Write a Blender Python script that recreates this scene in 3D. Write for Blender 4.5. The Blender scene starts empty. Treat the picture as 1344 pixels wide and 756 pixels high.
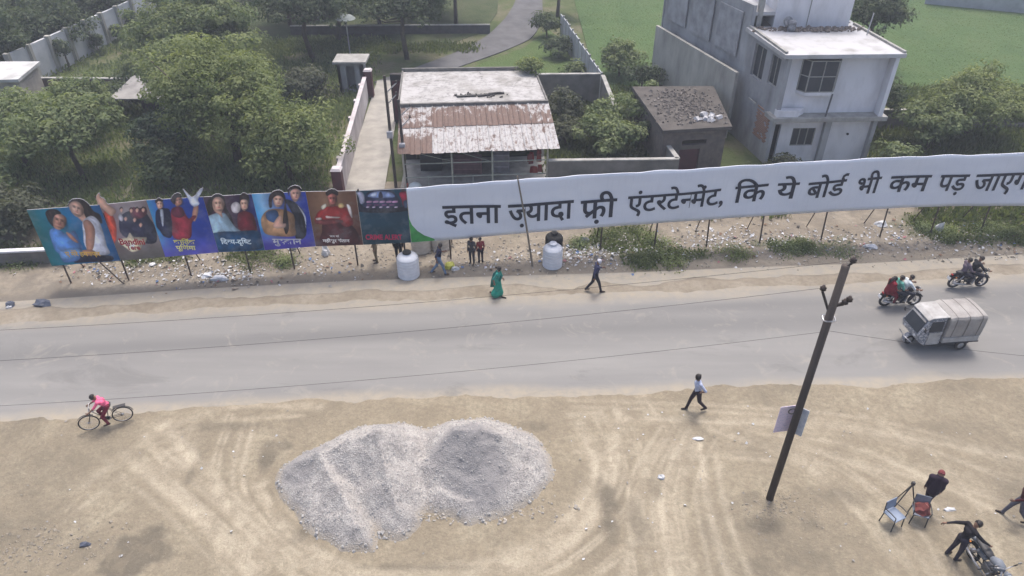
import bpy, bmesh, math, random
import numpy as np
from mathutils import Vector, Matrix, Euler

R = math.radians
SC = bpy.context.scene
COL = SC.collection

# ------------------------------------------------------------------ camera, sky, sun, exposure
CAM_H, PITCH, FPX = 19.0, R(36.0), 950.0          # drone height, downward tilt, focal length in photo pixels (1344 wide)
cd = bpy.data.cameras.new('camera'); cam = bpy.data.objects.new('camera', cd); COL.objects.link(cam)
cam.location = (0, 0, CAM_H); cam.rotation_euler = (R(90) - PITCH, 0, 0)
cd.sensor_width = 36.0; cd.lens = 36.0 * FPX / 1344.0; cd.clip_start = 0.1; cd.clip_end = 3000
SC.camera = cam

SUN_EL, SUN_AZ = R(70), R(14)                      # high sun, a little behind the scene (beyond the board)
w = bpy.data.worlds.new('World'); SC.world = w; w.use_nodes = True
nt = w.node_tree; nt.nodes.clear()
sky = nt.nodes.new('ShaderNodeTexSky'); sky.sky_type = 'NISHITA'; sky.sun_disc = False
sky.sun_elevation = SUN_EL; sky.sun_rotation = SUN_AZ; sky.air_density = 1.0; sky.dust_density = 6.0; sky.ozone_density = 1.0
bg = nt.nodes.new('ShaderNodeBackground'); bg.inputs['Strength'].default_value = 0.15
wo = nt.nodes.new('ShaderNodeOutputWorld')
nt.links.new(sky.outputs[0], bg.inputs[0]); nt.links.new(bg.outputs[0], wo.inputs[0])

sl = bpy.data.lights.new('sun', 'SUN'); sl.energy = 1.3; sl.angle = R(13); sl.color = (1.0, 0.96, 0.90)
so = bpy.data.objects.new('sun', sl); COL.objects.link(so)
sd = Vector((math.sin(SUN_AZ) * math.cos(SUN_EL), math.cos(SUN_AZ) * math.cos(SUN_EL), math.sin(SUN_EL)))
so.rotation_euler = sd.to_track_quat('Z', 'Y').to_euler(); so.location = sd * 60
SC.view_settings.view_transform = 'Standard'; SC.view_settings.look = 'None'
SC.view_settings.exposure = 0.78; SC.view_settings.gamma = 1.0; SC.view_settings.use_curve_mapping = False

HAZE = 0.0016

# ------------------------------------------------------------------ layout helpers: photo pixel -> place in the world
def ray(px, py):
    u = (px - 672) / FPX; v = (378 - py) / FPX
    return (u, math.cos(PITCH) + v * math.sin(PITCH), -math.sin(PITCH) + v * math.cos(PITCH))
def G(px, py, z=0.0):                              # on the level z
    d = ray(px, py); t = (z - CAM_H) / d[2]
    return Vector((d[0] * t, d[1] * t, z))
def atY(px, py, Y):                                # on the upright plane at depth Y
    d = ray(px, py); t = Y / d[1]
    return Vector((d[0] * t, Y, CAM_H + d[2] * t))

# ------------------------------------------------------------------ mesh helpers
class MB:
    def __init__(s): s.v = []; s.f = []; s.m = []; s.mi = 0
    def add(s, vs, fs, mi=None):
        b = len(s.v); s.v += [tuple(q) for q in vs]
        for f in fs: s.f.append(tuple(b + i for i in f)); s.m.append(s.mi if mi is None else mi)
        return s
    def box(s, c, size, rot=None, mi=None, taper=1.0):
        x, y, z = size[0] / 2, size[1] / 2, size[2] / 2
        vs = [Vector((a * x * (taper if k > 0 else 1), b * y * (taper if k > 0 else 1), k * z)) for k in (-1, 1) for a, b in ((-1, -1), (1, -1), (1, 1), (-1, 1))]
        if rot is not None:
            mt = rot if isinstance(rot, Matrix) else Euler(rot).to_matrix()
            vs = [mt @ q for q in vs]
        c = Vector(c); vs = [q + c for q in vs]
        return s.add(vs, [(3, 2, 1, 0), (4, 5, 6, 7), (0, 1, 5, 4), (1, 2, 6, 5), (2, 3, 7, 6), (3, 0, 4, 7)], mi)
    def tube(s, pts, rad, n=8, mi=None, cap=True, flat=1.0):
        pts = [Vector(q) for q in pts]
        if not hasattr(rad, '__len__'): rad = [rad] * len(pts)
        vs = []; fs = []; prev = None
        for i, q in enumerate(pts):
            a = pts[max(0, i - 1)]; b = pts[min(len(pts) - 1, i + 1)]
            t = (b - a)
            t = t.normalized() if t.length > 1e-9 else Vector((0, 0, 1))
            if prev is None:
                up = Vector((0, 0, 1)) if abs(t.z) < .9 else Vector((0, 1, 0))
                e1 = t.cross(up).normalized()
            else:
                e1 = (prev - t * prev.dot(t)).normalized()
            prev = e1; e2 = t.cross(e1)
            for k in range(n):
                an = 2 * math.pi * k / n
                vs.append(q + (e1 * math.cos(an) + e2 * math.sin(an) * flat) * rad[i])
        for i in range(len(pts) - 1):
            for k in range(n):
                fs.append((i * n + k, i * n + (k + 1) % n, (i + 1) * n + (k + 1) % n, (i + 1) * n + k))
        if cap:
            fs.append(tuple(range(n - 1, -1, -1))); fs.append(tuple((len(pts) - 1) * n + k for k in range(n)))
        return s.add(vs, fs, mi)
    def lathe(s, prof, n=24, c=(0, 0, 0), rot=None, mi=None):      # prof: (r, z)
        vs = []; fs = []; c = Vector(c)
        for r, z in prof:
            for k in range(n):
                an = 2 * math.pi * k / n; q = Vector((r * math.cos(an), r * math.sin(an), z))
                if rot is not None: q = Euler(rot).to_matrix() @ q
                vs.append(q + c)
        for i in range(len(prof) - 1):
            for k in range(n): fs.append((i * n + k, i * n + (k + 1) % n, (i + 1) * n + (k + 1) % n, (i + 1) * n + k))
        fs.append(tuple(range(n - 1, -1, -1))); fs.append(tuple((len(prof) - 1) * n + k for k in range(n)))
        return s.add(vs, fs, mi)
    def prism(s, poly, z0, z1, mi=None):            # poly counter-clockwise in plan; z may be lists
        n = len(poly)
        za = z0 if hasattr(z0, '__len__') else [z0] * n; zb = z1 if hasattr(z1, '__len__') else [z1] * n
        vs = [(p[0], p[1], za[i]) for i, p in enumerate(poly)] + [(p[0], p[1], zb[i]) for i, p in enumerate(poly)]
        fs = [tuple(range(n - 1, -1, -1)), tuple(range(n, 2 * n))] + [(i, (i + 1) % n, n + (i + 1) % n, n + i) for i in range(n)]
        return s.add(vs, fs, mi)
    def build(s, name, mats, parent=None, smooth=False, bevel=0, world=False):
        me = bpy.data.meshes.new(name); me.from_pydata(s.v, [], s.f)
        for m in (mats if isinstance(mats, (list, tuple)) else [mats]): me.materials.append(m)
        if len(me.materials) > 1: me.polygons.foreach_set('material_index', s.m)
        me.validate(); me.update()
        if smooth: me.shade_smooth()
        o = bpy.data.objects.new(name, me); COL.objects.link(o)
        if parent is not None:
            o.parent = parent
            if world: o.matrix_parent_inverse = root_matrix(parent).inverted()
        if bevel:
            b = o.modifiers.new('bevel', 'BEVEL'); b.width = bevel; b.segments = 2; b.limit_method = 'ANGLE'
        return o

def root_matrix(o):
    m = Matrix.LocRotScale(o.location, o.rotation_euler, o.scale)
    if o.parent: m = root_matrix(o.parent) @ o.matrix_parent_inverse @ m
    return m
def tag(o, label=None, cat=None, group=None, kind=None):
    if label: o['label'] = label
    if cat: o['category'] = cat
    if group: o['group'] = group
    if kind: o['kind'] = kind
    return o
def thing(name, loc, label, cat, rz=0.0, group=None):
    o = bpy.data.objects.new(name, None); COL.objects.link(o); o.empty_display_size = .2
    o.location = loc; o.rotation_euler = (0, 0, rz)
    return tag(o, label, cat, group)
def grid_mesh(name, xs, ys, zf, mat, attrs=None, kind='structure', warp=None):
    X, Y = np.meshgrid(xs, ys)
    if warp is not None: X, Y = warp(X, Y)
    Z = zf(X, Y); nx, ny = len(xs), len(ys)
    co = np.stack([X, Y, Z], -1).reshape(-1, 3).astype(np.float32)
    i = np.arange(nx * ny).reshape(ny, nx)
    q = np.stack([i[:-1, :-1], i[:-1, 1:], i[1:, 1:], i[1:, :-1]], -1).reshape(-1)
    me = bpy.data.meshes.new(name); nf = (nx - 1) * (ny - 1)
    me.vertices.add(nx * ny); me.vertices.foreach_set('co', co.ravel())
    me.loops.add(nf * 4); me.loops.foreach_set('vertex_index', q)
    me.polygons.add(nf); me.polygons.foreach_set('loop_start', np.arange(nf) * 4); me.polygons.foreach_set('loop_total', np.full(nf, 4))
    me.materials.append(mat); me.update(); me.validate(); me.shade_smooth()
    for k, fn in (attrs or {}).items():
        a = me.attributes.new(k, 'FLOAT', 'POINT'); a.data.foreach_set('value', np.clip(fn(X, Y), -5, 5).astype(np.float32).ravel())
    o = bpy.data.objects.new(name, me); COL.objects.link(o)
    if kind: o['kind'] = kind
    return o
_rs = np.random.RandomState(5); _tab = _rs.rand(256, 256)
def vnoise(x, y):
    xi = np.floor(x).astype(int); yi = np.floor(y).astype(int); fx = x - xi; fy = y - yi
    fx = fx * fx * (3 - 2 * fx); fy = fy * fy * (3 - 2 * fy)
    t = lambda a, b: _tab[a & 255, b & 255]
    return (t(xi, yi) * (1 - fx) + t(xi + 1, yi) * fx) * (1 - fy) + (t(xi, yi + 1) * (1 - fx) + t(xi + 1, yi + 1) * fx) * fy
def fbm(x, y, o=4):
    s = 0; a = .5; n = 0
    for k in range(o):
        s = s + a * vnoise(x * 2 ** k + 17.3 * k, y * 2 ** k + 9.1 * k); n += a; a *= .5
    return s / n - .5                                # about -.5 .. .5
def sstep(a, b, x):
    t = np.clip((x - a) / (b - a), 0, 1); return t * t * (3 - 2 * t)
def seg_dist(X, Y, pts):
    best = np.full(X.shape, 1e9)
    for (a, b) in zip(pts[:-1], pts[1:]):
        dx, dy = b[0] - a[0], b[1] - a[1]; L = dx * dx + dy * dy + 1e-9
        t = np.clip(((X - a[0]) * dx + (Y - a[1]) * dy) / L, 0, 1)
        best = np.minimum(best, np.hypot(X - a[0] - t * dx, Y - a[1] - t * dy))
    return best

# ------------------------------------------------------------------ materials
def srgb(r, g, b):
    f = lambda c: (c / 255 / 12.92) if c / 255 <= .04045 else ((c / 255 + .055) / 1.055) ** 2.4
    return (f(r), f(g), f(b), 1)
class NT:
    def __init__(s, name):
        s.m = bpy.data.materials.new(name); s.m.use_nodes = True; s.t = s.m.node_tree
        s.b = s.t.nodes['Principled BSDF']; s.tc = s.t.nodes.new('ShaderNodeTexCoord')
    def n(s, typ, **kw):
        o = s.t.nodes.new(typ)
        for k, v in kw.items(): setattr(o, k, v)
        return o
    def l(s, a, b): s.t.links.new(a, b)
    def noise(s, scale, detail=4, rough=.55, dist=0.0, vec=None, stretch=None):
        o = s.n('ShaderNodeTexNoise'); o.inputs['Scale'].default_value = scale; o.inputs['Detail'].default_value = detail
        o.inputs['Roughness'].default_value = rough; o.inputs['Distortion'].default_value = dist
        src = vec or s.tc.outputs['Object']
        if stretch:
            mp = s.n('ShaderNodeMapping'); mp.inputs['Scale'].default_value = stretch; s.l(src, mp.inputs[0]); src = mp.outputs[0]
        s.l(src, o.inputs['Vector']); return o.outputs['Fac']
    def ramp(s, fac, stops):
        o = s.n('ShaderNodeValToRGB'); e = o.color_ramp.elements
        while len(e) < len(stops): e.new(.5)
        for i, (p, c) in enumerate(stops): e[i].position = p; e[i].color = c if len(c) == 4 else (*c, 1)
        s.l(fac, o.inputs[0]); return o.outputs[0]
    def mix(s, fac, a, b, mode='MIX'):
        o = s.n('ShaderNodeMix'); o.data_type = 'RGBA'; o.blend_type = mode
        for sock, v in ((o.inputs[0], fac), (o.inputs[6], a), (o.inputs[7], b)):
            if hasattr(v, 'node'): s.l(v, sock)
            elif isinstance(v, (int, float)): sock.default_value = v
            else: sock.default_value = v if len(v) == 4 else (*v, 1)
        return o.outputs[2]
    def math(s, op, a, b=0.0):
        o = s.n('ShaderNodeMath', operation=op)
        for i, v in enumerate((a, b)):
            if hasattr(v, 'node'): s.l(v, o.inputs[i])
            else: o.inputs[i].default_value = v
        return o.outputs[0]
    def attr(s, name, out='Fac'):
        o = s.n('ShaderNodeAttribute', attribute_name=name); return o.outputs[out]
    def bump(s, h, strength=.3, dist=.05):
        o = s.n('ShaderNodeBump'); o.inputs['Strength'].default_value = strength; o.inputs['Distance'].default_value = dist
        s.l(h, o.inputs['Height']); s.l(o.outputs[0], s.b.inputs['Normal'])
    def done(s, col=None, rough=.9, metal=0.0, spec=.3):
        if col is not None:
            if hasattr(col, 'node'): s.l(col, s.b.inputs['Base Color'])
            else: s.b.inputs['Base Color'].default_value = col if len(col) == 4 else (*col, 1)
        s.b.inputs['Roughness'].default_value = rough; s.b.inputs['Metallic'].default_value = metal
        s.b.inputs['Specular IOR Level'].default_value = spec
        return s.m
_mc = {}
def M(name, c1, c2=None, scale=4.0, rough=.85, bump=.0, bscale=30.0, metal=0.0, spec=.3, lo=.35, hi=.65, stretch=None):
    if name in _mc: return _mc[name]
    n = NT(name)
    if c2 is None: c2 = tuple(min(1, c * .78) for c in c1[:3])
    f = n.noise(scale, 5, .6, stretch=stretch); col = n.ramp(f, [(lo, c1), (hi, c2)])
    if bump: n.bump(n.noise(bscale, 4), bump, .03)
    _mc[name] = n.done(col, rough, metal, spec); return _mc[name]
# ================================================================== SETTING: ground, dirt, road, verge, yard, field
FAR = np.array([(-70, 19.5), (-21.4, 23.6), (-13.8, 24.5), (-7.4, 25.1), (-.1, 25.5), (6, 25.8), (11.2, 26.2), (16.4, 26.5), (23.5, 27.2), (70, 31.2)])
NEAR = np.array([(-70, 14.0), (-18.2, 18.0), (-13, 18.6), (-7.6, 19.1), (-2, 19.3), (3.6, 19.5), (9.4, 19.8), (13.7, 19.95), (19.4, 20.15), (70, 22.5)])
yfar = lambda x: np.interp(x, FAR[:, 0], FAR[:, 1])
ynear = lambda x: np.interp(x, NEAR[:, 0], NEAR[:, 1])

def ground_mat():
    n = NT('bare_earth_and_scrub'); f = n.noise(.35, 6); g = n.noise(3, 5)
    col = n.mix(n.ramp(f, [(.42, (0, 0, 0)), (.58, (1, 1, 1))]), (.10, .095, .055), (.055, .075, .03))
    col = n.mix(n.math('MULTIPLY', g, .5), col, (.16, .14, .10)); n.bump(g, .5, .1); return n.done(col, .95)
grid_mesh('ground', np.linspace(-600, 600, 25), np.linspace(-300, 900, 25), lambda X, Y: X * 0 - .35, ground_mat())

# ---- dirt lot in front of the road
P2 = lambda *pp: [tuple(G(a, b)[:2]) for a, b in pp]
TRACKS = [(P2((690, 756), (760, 700), (800, 620), (812, 545)), .30, 1), (P2((340, 640), (400, 712), (480, 752), (650, 742), (740, 690), (785, 620), (762, 558)), .28, 1),
          (P2((880, 756), (868, 640), (905, 560)), .16, 1), (P2((955, 756), (928, 660), (918, 575)), .14, 1), (P2((985, 756), (950, 660), (940, 585)), .12, .8),
          (P2((1344, 602), (1100, 562), (900, 552), (750, 545)), .18, .8), (P2((1344, 690), (1200, 620), (1100, 582), (980, 568)), .14, .8), (P2((1344, 640), (1220, 590), (1120, 560), (980, 552)), .14, .7),
          (P2((165, 600), (260, 680), (335, 756)), .30, 1), (P2((215, 560), (285, 640), (352, 745)), .34, 1), (P2((190, 575), (270, 690), (300, 756)), .2, .9),
          (P2((110, 640), (200, 575), (300, 535), (420, 535)), .2, .7), (P2((90, 670), (180, 600), (280, 545)), .16, .6), (P2((60, 700), (170, 620), (260, 570)), .13, .5),
          (P2((1180, 756), (1140, 690), (1060, 610), (1000, 570)), .16, .7), (P2((1240, 756), (1200, 690), (1120, 620), (1050, 580)), .14, .7), (P2((820, 756), (830, 690), (850, 600)), .18, .8),
          (P2((600, 756), (690, 735), (770, 690)), .35, 1), (P2((420, 735), (470, 756)), .4, 1), (P2((1320, 756), (1290, 680), (1230, 600), (1130, 545)), .12, .6)]
DARKS = [((797, 665), .38, 1.4, .9), ((185, 724), 1.0, .6, 1.5), ((160, 745), .8, .45, 1.4), ((200, 705), .5, .4, 1.3), ((1000, 690), .9, .35, .8), ((985, 655), .45, .3, .6), ((1062, 690), .4, .3, .7), ((352, 598), .35, .9, 1.0), ((370, 585), .5, .25, .7), ((838, 690), .35, .9, .55), ((858, 640), .25, .7, .5), ((1050, 735), 1.0, .5, .5),
         ((400, 700), .35, .5, .7), ((300, 560), 1.4, .25, .6), ((1100, 650), 1.2, .5, .6), ((700, 560), .8, .3, .6), ((560, 745), 2.0, .12, .5), ((250, 625), .18, .45, .7), ((1000, 745), .6, .6, .5), ((60, 620), 2.2, 1.2, .35), ((40, 700), 1.5, 1.5, .35), ((120, 720), 1.0, .6, .5), ((930, 700), .3, .7, .4), ((1270, 560), 2.5, .3, .35)]
_rt = random.Random(3)
def fam(base, n, move, w=(.06, .16), st=(.3, .75)):      # a family of wheel lines beside one another
    for k in range(n):
        f = move(k + _rt.uniform(-.3, .3)); wd_ = _rt.uniform(*w); s_ = _rt.uniform(*st) * (1 if _rt.random() < .6 else -.8)
        TRACKS.append(([f(q) for q in base], wd_, s_))
def bend(pts, k=4):                                     # round off the corners
    P_ = [Vector(p) for p in pts]; P_ = [P_[0] * 2 - P_[1]] + P_ + [P_[-1] * 2 - P_[-2]]; r = []
    for i in range(1, len(P_) - 2):
        p0, p1, p2, p3 = P_[i - 1:i + 3]
        for j in range(k): t = j / k; r.append(tuple(.5 * (2 * p1 + (p2 - p0) * t + (2 * p0 - 5 * p1 + 4 * p2 - p3) * t * t + (3 * p1 - p0 - 3 * p2 + p3) * t ** 3)))
    return r + [tuple(P_[-2])]
PC = G(560, 640)
TRACKS += [(bend(P2((478, 738), (540, 733), (600, 716), (660, 692), (722, 650))), .14, -1.3), (bend(P2((500, 744), (580, 734), (660, 704), (730, 660))), .09, -1.0), (bend(P2((352, 640), (372, 676), (430, 720), (478, 740))), .10, -.9), (bend(P2((345, 650), (365, 690), (420, 732))), .12, .9)]
loop_ = bend(P2((350, 560), (338, 640), (400, 716), (480, 752), (650, 742), (745, 690), (790, 620), (762, 550)))
fam(loop_, 11, lambda k: (lambda q: (PC.x + (q[0] - PC.x) * (1 + .045 * k), PC.y + (q[1] - PC.y) * (1 + .04 * k))))
fam(bend(P2((165, 600), (260, 680), (335, 756))), 9, lambda k: (lambda q: (q[0] + .28 * (k - 3), q[1] + .05 * k)))
fam(bend(P2((110, 660), (200, 585), (300, 540), (420, 530))), 7, lambda k: (lambda q: (q[0] - .1 * k, q[1] - .28 * (k - 2))), st=(.2, .5))
fam(bend(P2((880, 756), (866, 640), (905, 560))), 10, lambda k: (lambda q: (q[0] + .24 * (k - 4), q[1])))
fam(bend(P2((1344, 620), (1150, 568), (950, 550), (750, 543))), 9, lambda k: (lambda q: (q[0], q[1] - .30 * (k - 2))), st=(.2, .5))
fam(bend(P2((1300, 756), (1230, 680), (1120, 600), (1010, 562))), 9, lambda k: (lambda q: (q[0] + .42 * (k - 6), q[1] - .1 * k)), st=(.2, .5))
TRACKS = [((bend(p) if len(p) < 8 else p), wd_, s_ * (1.0 if len(p) < 8 else 1.15)) for p, wd_, s_ in TRACKS]
_tc = {}
def lot_track(X, Y):
    if X.shape in _tc: return _tc[X.shape]
    t = np.zeros(X.shape); wob = .11 * fbm(X * 1.3, Y * 1.3); lum = .25 + 1.4 * (fbm(X * 1.4 + 7, Y * 1.4, 4) + .5); xs, ys = X[0], Y[:, 0]
    for pts, wd, s in TRACKS:
        px = [q[0] for q in pts]; py = [q[1] for q in pts]; m = 3 * wd + .1
        i0, i1 = np.searchsorted(xs, min(px) - m), np.searchsorted(xs, max(px) + m); j0, j1 = np.searchsorted(ys, min(py) - m), np.searchsorted(ys, max(py) + m)
        if i1 <= i0 or j1 <= j0: continue
        sl = (slice(j0, j1), slice(i0, i1)); e = abs(s) * np.exp(-((seg_dist(X[sl], Y[sl], pts) + wob[sl]) / wd) ** 2) * lum[sl]
        t[sl] = np.maximum(t[sl], e) if s > 0 else t[sl] - e * .8
    _tc[X.shape] = t; return t
def lot_dark(X, Y):
    t = np.zeros(X.shape); n1 = fbm(X * 2.2, Y * 2.2, 5)
    for (px, py), rx, ry, s in DARKS:
        g = G(px, py); d = np.hypot((X - g.x) / rx, (Y - g.y) / ry) + 1.1 * n1
        t = np.maximum(t, s * (1 - sstep(.35, 1.25, d)))
    t = np.maximum(t, .8 * sstep(.0, .28, fbm(X * .3 + 30, Y * .3, 5)) * (.45 + .5 * (1 - sstep(-14, -6, X)) + .35 * sstep(3, 9, X)))
    return t
def lot_z(X, Y, fine=True):
    d = ynear(X) - Y + .35 * fbm(X * .5, Y * .5, 3) + .22 * fbm(X * 3.5, Y * 3.5, 4)
    z = -.04 + .07 * sstep(-.45, .4, d) + .05 * fbm(X * .5, Y * .5) + .03 * fbm(X * 3, Y * 3) * sstep(0, 1, d)
    return z - .025 * lot_track(X, Y) * sstep(.2, 1, d) if fine and np.ndim(X) else z - .006
def dirt_mat():
    n = NT('dusty_dirt'); tr = n.attr('track'); dk = n.attr('dark')
    f1 = n.noise(.5, 6, .6); f2 = n.noise(5, 6, .65); f3 = n.noise(45, 3, .7)
    base = n.ramp(f1, [(.36, (.240, .206, .152)), (.5, (.300, .257, .188)), (.64, (.357, .313, .230))])
    base = n.mix(n.ramp(f2, [(.40, (0, 0, 0)), (.68, (.75, .75, .75))]), base, (.197, .169, .125))
    base = n.mix(n.math('MULTIPLY', tr, .8), base, (.476, .419, .323)); base = n.mix(n.math('MULTIPLY', tr, -.9), base, (.175, .150, .111))
    base = n.mix(n.math('MULTIPLY', dk, n.math('ADD', .55, f2)), base, (.149, .131, .102))
    base = n.mix(n.ramp(f3, [(.50, (0, 0, 0)), (.72, (.7, .7, .7))]), base, (.174, .151, .114))
    v = n.n('ShaderNodeTexVoronoi'); v.inputs['Scale'].default_value = 7; n.l(n.tc.outputs['Object'], v.inputs['Vector'])
    base = n.mix(n.ramp(v.outputs['Distance'], [(.05, (.7, .7, .7)), (.1, (0, 0, 0))]), base, (.168, .144, .114))
    f4 = n.noise(1.6, 6, .7, .8); base = n.mix(n.ramp(f4, [(.40, (.5, .5, .5)), (.52, (0, 0, 0))]), base, (.222, .189, .139)); f5 = n.noise(14, 4, .75); base = n.mix(n.ramp(f5, [(.36, (.35, .35, .35)), (.5, (0, 0, 0))]), base, (.186, .160, .120)); base = n.mix(n.ramp(f5, [(.56, (0, 0, 0)), (.72, (.25, .25, .25))]), base, (.517, .459, .356))
    n.bump(n.math('ADD', n.math('MULTIPLY', f2, 1.0), n.math('ADD', n.math('MULTIPLY', f3, .3), n.math('MULTIPLY', f5, .7))), .8, .07)
    return n.done(base, .95, spec=.15)
DIRT = dirt_mat()
grid_mesh('dirt_lot', np.arange(-30, 30.01, .075), np.arange(6, 22.5, .075), lot_z, DIRT, {'track': lot_track, 'dark': lot_dark})

# ---- road
def road_mat():
    n = NT('dusty_asphalt'); ed = n.attr('edge'); lane = n.attr('lane')
    f1 = n.noise(.25, 6, .6, stretch=(.25, 1.2, 1)); f2 = n.noise(1.2, 5, stretch=(.12, 1.6, 1)); f3 = n.noise(60, 3)
    base = n.ramp(f1, [(.35, (.198, .195, .190)), (.65, (.252, .247, .237))])
    base = n.mix(n.ramp(f2, [(.40, (0, 0, 0)), (.75, (.5, .5, .5))]), base, (.175, .172, .169))
    base = n.mix(n.math('MULTIPLY', lane, .75), base, (.151, .150, .149))
    base = n.mix(n.math('MULTIPLY', f3, .25), base, (.124, .120, .115))
    base = n.mix(n.math('MULTIPLY', ed, n.ramp(n.noise(2.5, 6, .65), [(.3, (.35, .35, .35)), (.62, (1, 1, 1))])), base, (.310, .273, .213))
    f6 = n.noise(.9, 7, .7, 1.0); base = n.mix(n.ramp(f6, [(.56, (0, 0, 0)), (.70, (.45, .45, .45))]), base, (.300, .281, .242)); f7 = n.noise(.45, 6, .7, .6, stretch=(.5, 1, 1)); base = n.mix(n.ramp(f7, [(.32, (.5, .5, .5)), (.42, (0, 0, 0))]), base, (.135, .133, .130))
    n.bump(f3, .15, .01); return n.done(base, .85, spec=.3)
def road_edge(X, Y):
    u = (Y - ynear(X)) / (yfar(X) - ynear(X)); wb = .25 * fbm(X * .5, Y * 1.5, 4)
    return np.maximum(.95 * (1 - sstep(.0, .11, u + wb * .35)), .9 * sstep(.84, 1.02, u + wb * .5))
def road_lane(X, Y):
    u = (Y - ynear(X)) / (yfar(X) - ynear(X))
    return (np.exp(-((u - .62) / .10) ** 2) + .75 * np.exp(-((u - .80) / .06) ** 2) * sstep(-5, 10, X)) * (.5 + 1.0 * (fbm(X * .12, Y * .8) + .5))
def road_warp(X, U):
    a, b = ynear(X) - 1.6, yfar(X) + 1.6
    return X, a + (b - a) * U
grid_mesh('road', np.linspace(-70, 70, 281), np.linspace(0, 1, 60), lambda X, Y: .012 * np.sin(np.clip((Y - ynear(X)) / (yfar(X) - ynear(X)), 0, 1) * math.pi) + .006 * fbm(X * .5, Y * .5), road_mat(), {'edge': road_edge, 'lane': road_lane}, warp=road_warp)

# ---- verge beyond the road, up to and behind the board
GREENS = [((190, 335), 3.2, .9), ((330, 335), 1.6, .9), ((20, 335), 2.5, 1.2), ((830, 320), 2.0, 1.8), ((900, 335), 2.2, .7), ((1040, 325), 1.5, .8), ((1260, 300), 4.0, 1.6), ((560, 280), 1, 1), ((1330, 300), 2.5, 2), ((100, 330), 2.5, 1.0)]
def verge_green(X, Y):
    n1 = fbm(X * .9, Y * .9, 5); t = np.zeros(X.shape)
    for (px, py), rx, ry in GREENS:
        g = G(px, py); d = np.hypot((X - g.x) / rx, (Y - g.y) / ry) + 1.3 * n1
        t = np.maximum(t, 1 - sstep(.6, 1.2, d))
    lane = np.maximum(sstep(-10.5, -9.5, X) * (1 - sstep(-1, 1.5, X)), 0)
    back = sstep(29.5, 32, Y + 2 * n1 - 3.5 * sstep(0, 2, X)) * (1 - lane)
    return np.maximum(t, back * .8)
def verge_strip(X, Y):
    d = Y - yfar(X) + 1.0 * fbm(X * .5, Y * .5, 4)
    return sstep(.55, .95, d) * (1 - sstep(1.6, 2.2, d))
def verge_z(X, Y):
    d = Y - yfar(X) + .5 * fbm(X * .5 + 5, Y * .5, 3) + .25 * fbm(X * 3 + 5, Y * 3, 4)
    z = -.04 + .07 * sstep(-.5, .5, d) + .04 * fbm(X * .6, Y * .6) - .05 * verge_strip(X, Y)
    return z + sstep(2.0, 3.2, d) * (.22 * np.maximum(0, fbm(X * .7 + 3, Y * .7, 4)) + .10 * np.abs(fbm(X * 2.4, Y * 2.4))) * (1 - sstep(33.5, 35, Y))
def verge_mat():
    n = NT('verge_dirt'); gr = n.attr('green'); st = n.attr('strip')
    f1 = n.noise(.6, 6, .6); f2 = n.noise(4, 6, .65); f3 = n.noise(40, 3, .7)
    base = n.ramp(f1, [(.36, (.211, .180, .139)), (.5, (.256, .223, .176)), (.64, (.300, .265, .214))])
    base = n.mix(n.ramp(f2, [(.42, (0, 0, 0)), (.7, (.6, .6, .6))]), base, (.166, .142, .111))
    base = n.mix(n.math('MULTIPLY', st, .8), base, (.144, .129, .111))
    f8 = n.noise(1.3, 6, .7, .6); base = n.mix(n.math('MULTIPLY', n.attr('rough'), n.ramp(f8, [(.38, (.9, .9, .9)), (.60, (.15, .15, .15))])), base, (.165, .145, .12))
    base = n.mix(n.math('MULTIPLY', gr, n.ramp(f2, [(.3, (.5, .5, .5)), (.6, (1, 1, 1))])), base, (.054, .067, .031))
    base = n.mix(n.ramp(f3, [(.55, (0, 0, 0)), (.75, (.45, .45, .45))]), base, (.128, .113, .092))
    n.bump(n.math('ADD', f2, n.math('MULTIPLY', f3, .25)), .7, .06); return n.done(base, .95, spec=.15)
grid_mesh('verge', np.arange(-46, 46.01, .14), np.arange(19, 36.3, .14), lambda X, Y: np.where(Y < yfar(X) - 1.2, -.2, verge_z(X, Y)), verge_mat(), {'green': verge_green, 'strip': verge_strip, 'rough': lambda X, Y: sstep(1.7, 2.6, Y - yfar(X) + 1.2 * fbm(X * .6, Y * .6, 4)) * (.55 + .45 * np.clip(sstep(1, 3, X) + 1 - sstep(-11, -8, X), 0, 1))})

# ---- yard and gardens behind the board
def yard_mat():
    n = NT('yard_earth_and_grass'); f1 = n.noise(.3, 6, .6); f2 = n.noise(3, 6, .65); f3 = n.noise(22, 4, .7)
    base = n.ramp(f1, [(.36, (.06, .085, .035)), (.48, (.10, .125, .05)), (.58, (.15, .14, .09)), (.7, (.21, .185, .14))])
    base = n.mix(n.math('MULTIPLY', f2, .7), base, (.07, .085, .04)); base = n.mix(n.ramp(f3, [(.5, (0, 0, 0)), (.75, (.6, .6, .6))]), base, (.045, .06, .028))
    n.bump(f2, .8, .15); return n.done(base, .95, spec=.1)
grid_mesh('yard_ground', np.arange(-95, 95.1, .8), np.arange(36, 150, .8), lambda X, Y: -.03 + .12 * fbm(X * .3, Y * .3, 3) * sstep(37, 42, Y), yard_mat())
def sheet(name, pts, z, mat, kind='structure', sub=0):
    mb = MB(); mb.prism([(p[0], p[1]) for p in pts], -.2, z); o = mb.build(name, mat); o['kind'] = kind; return o
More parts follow.
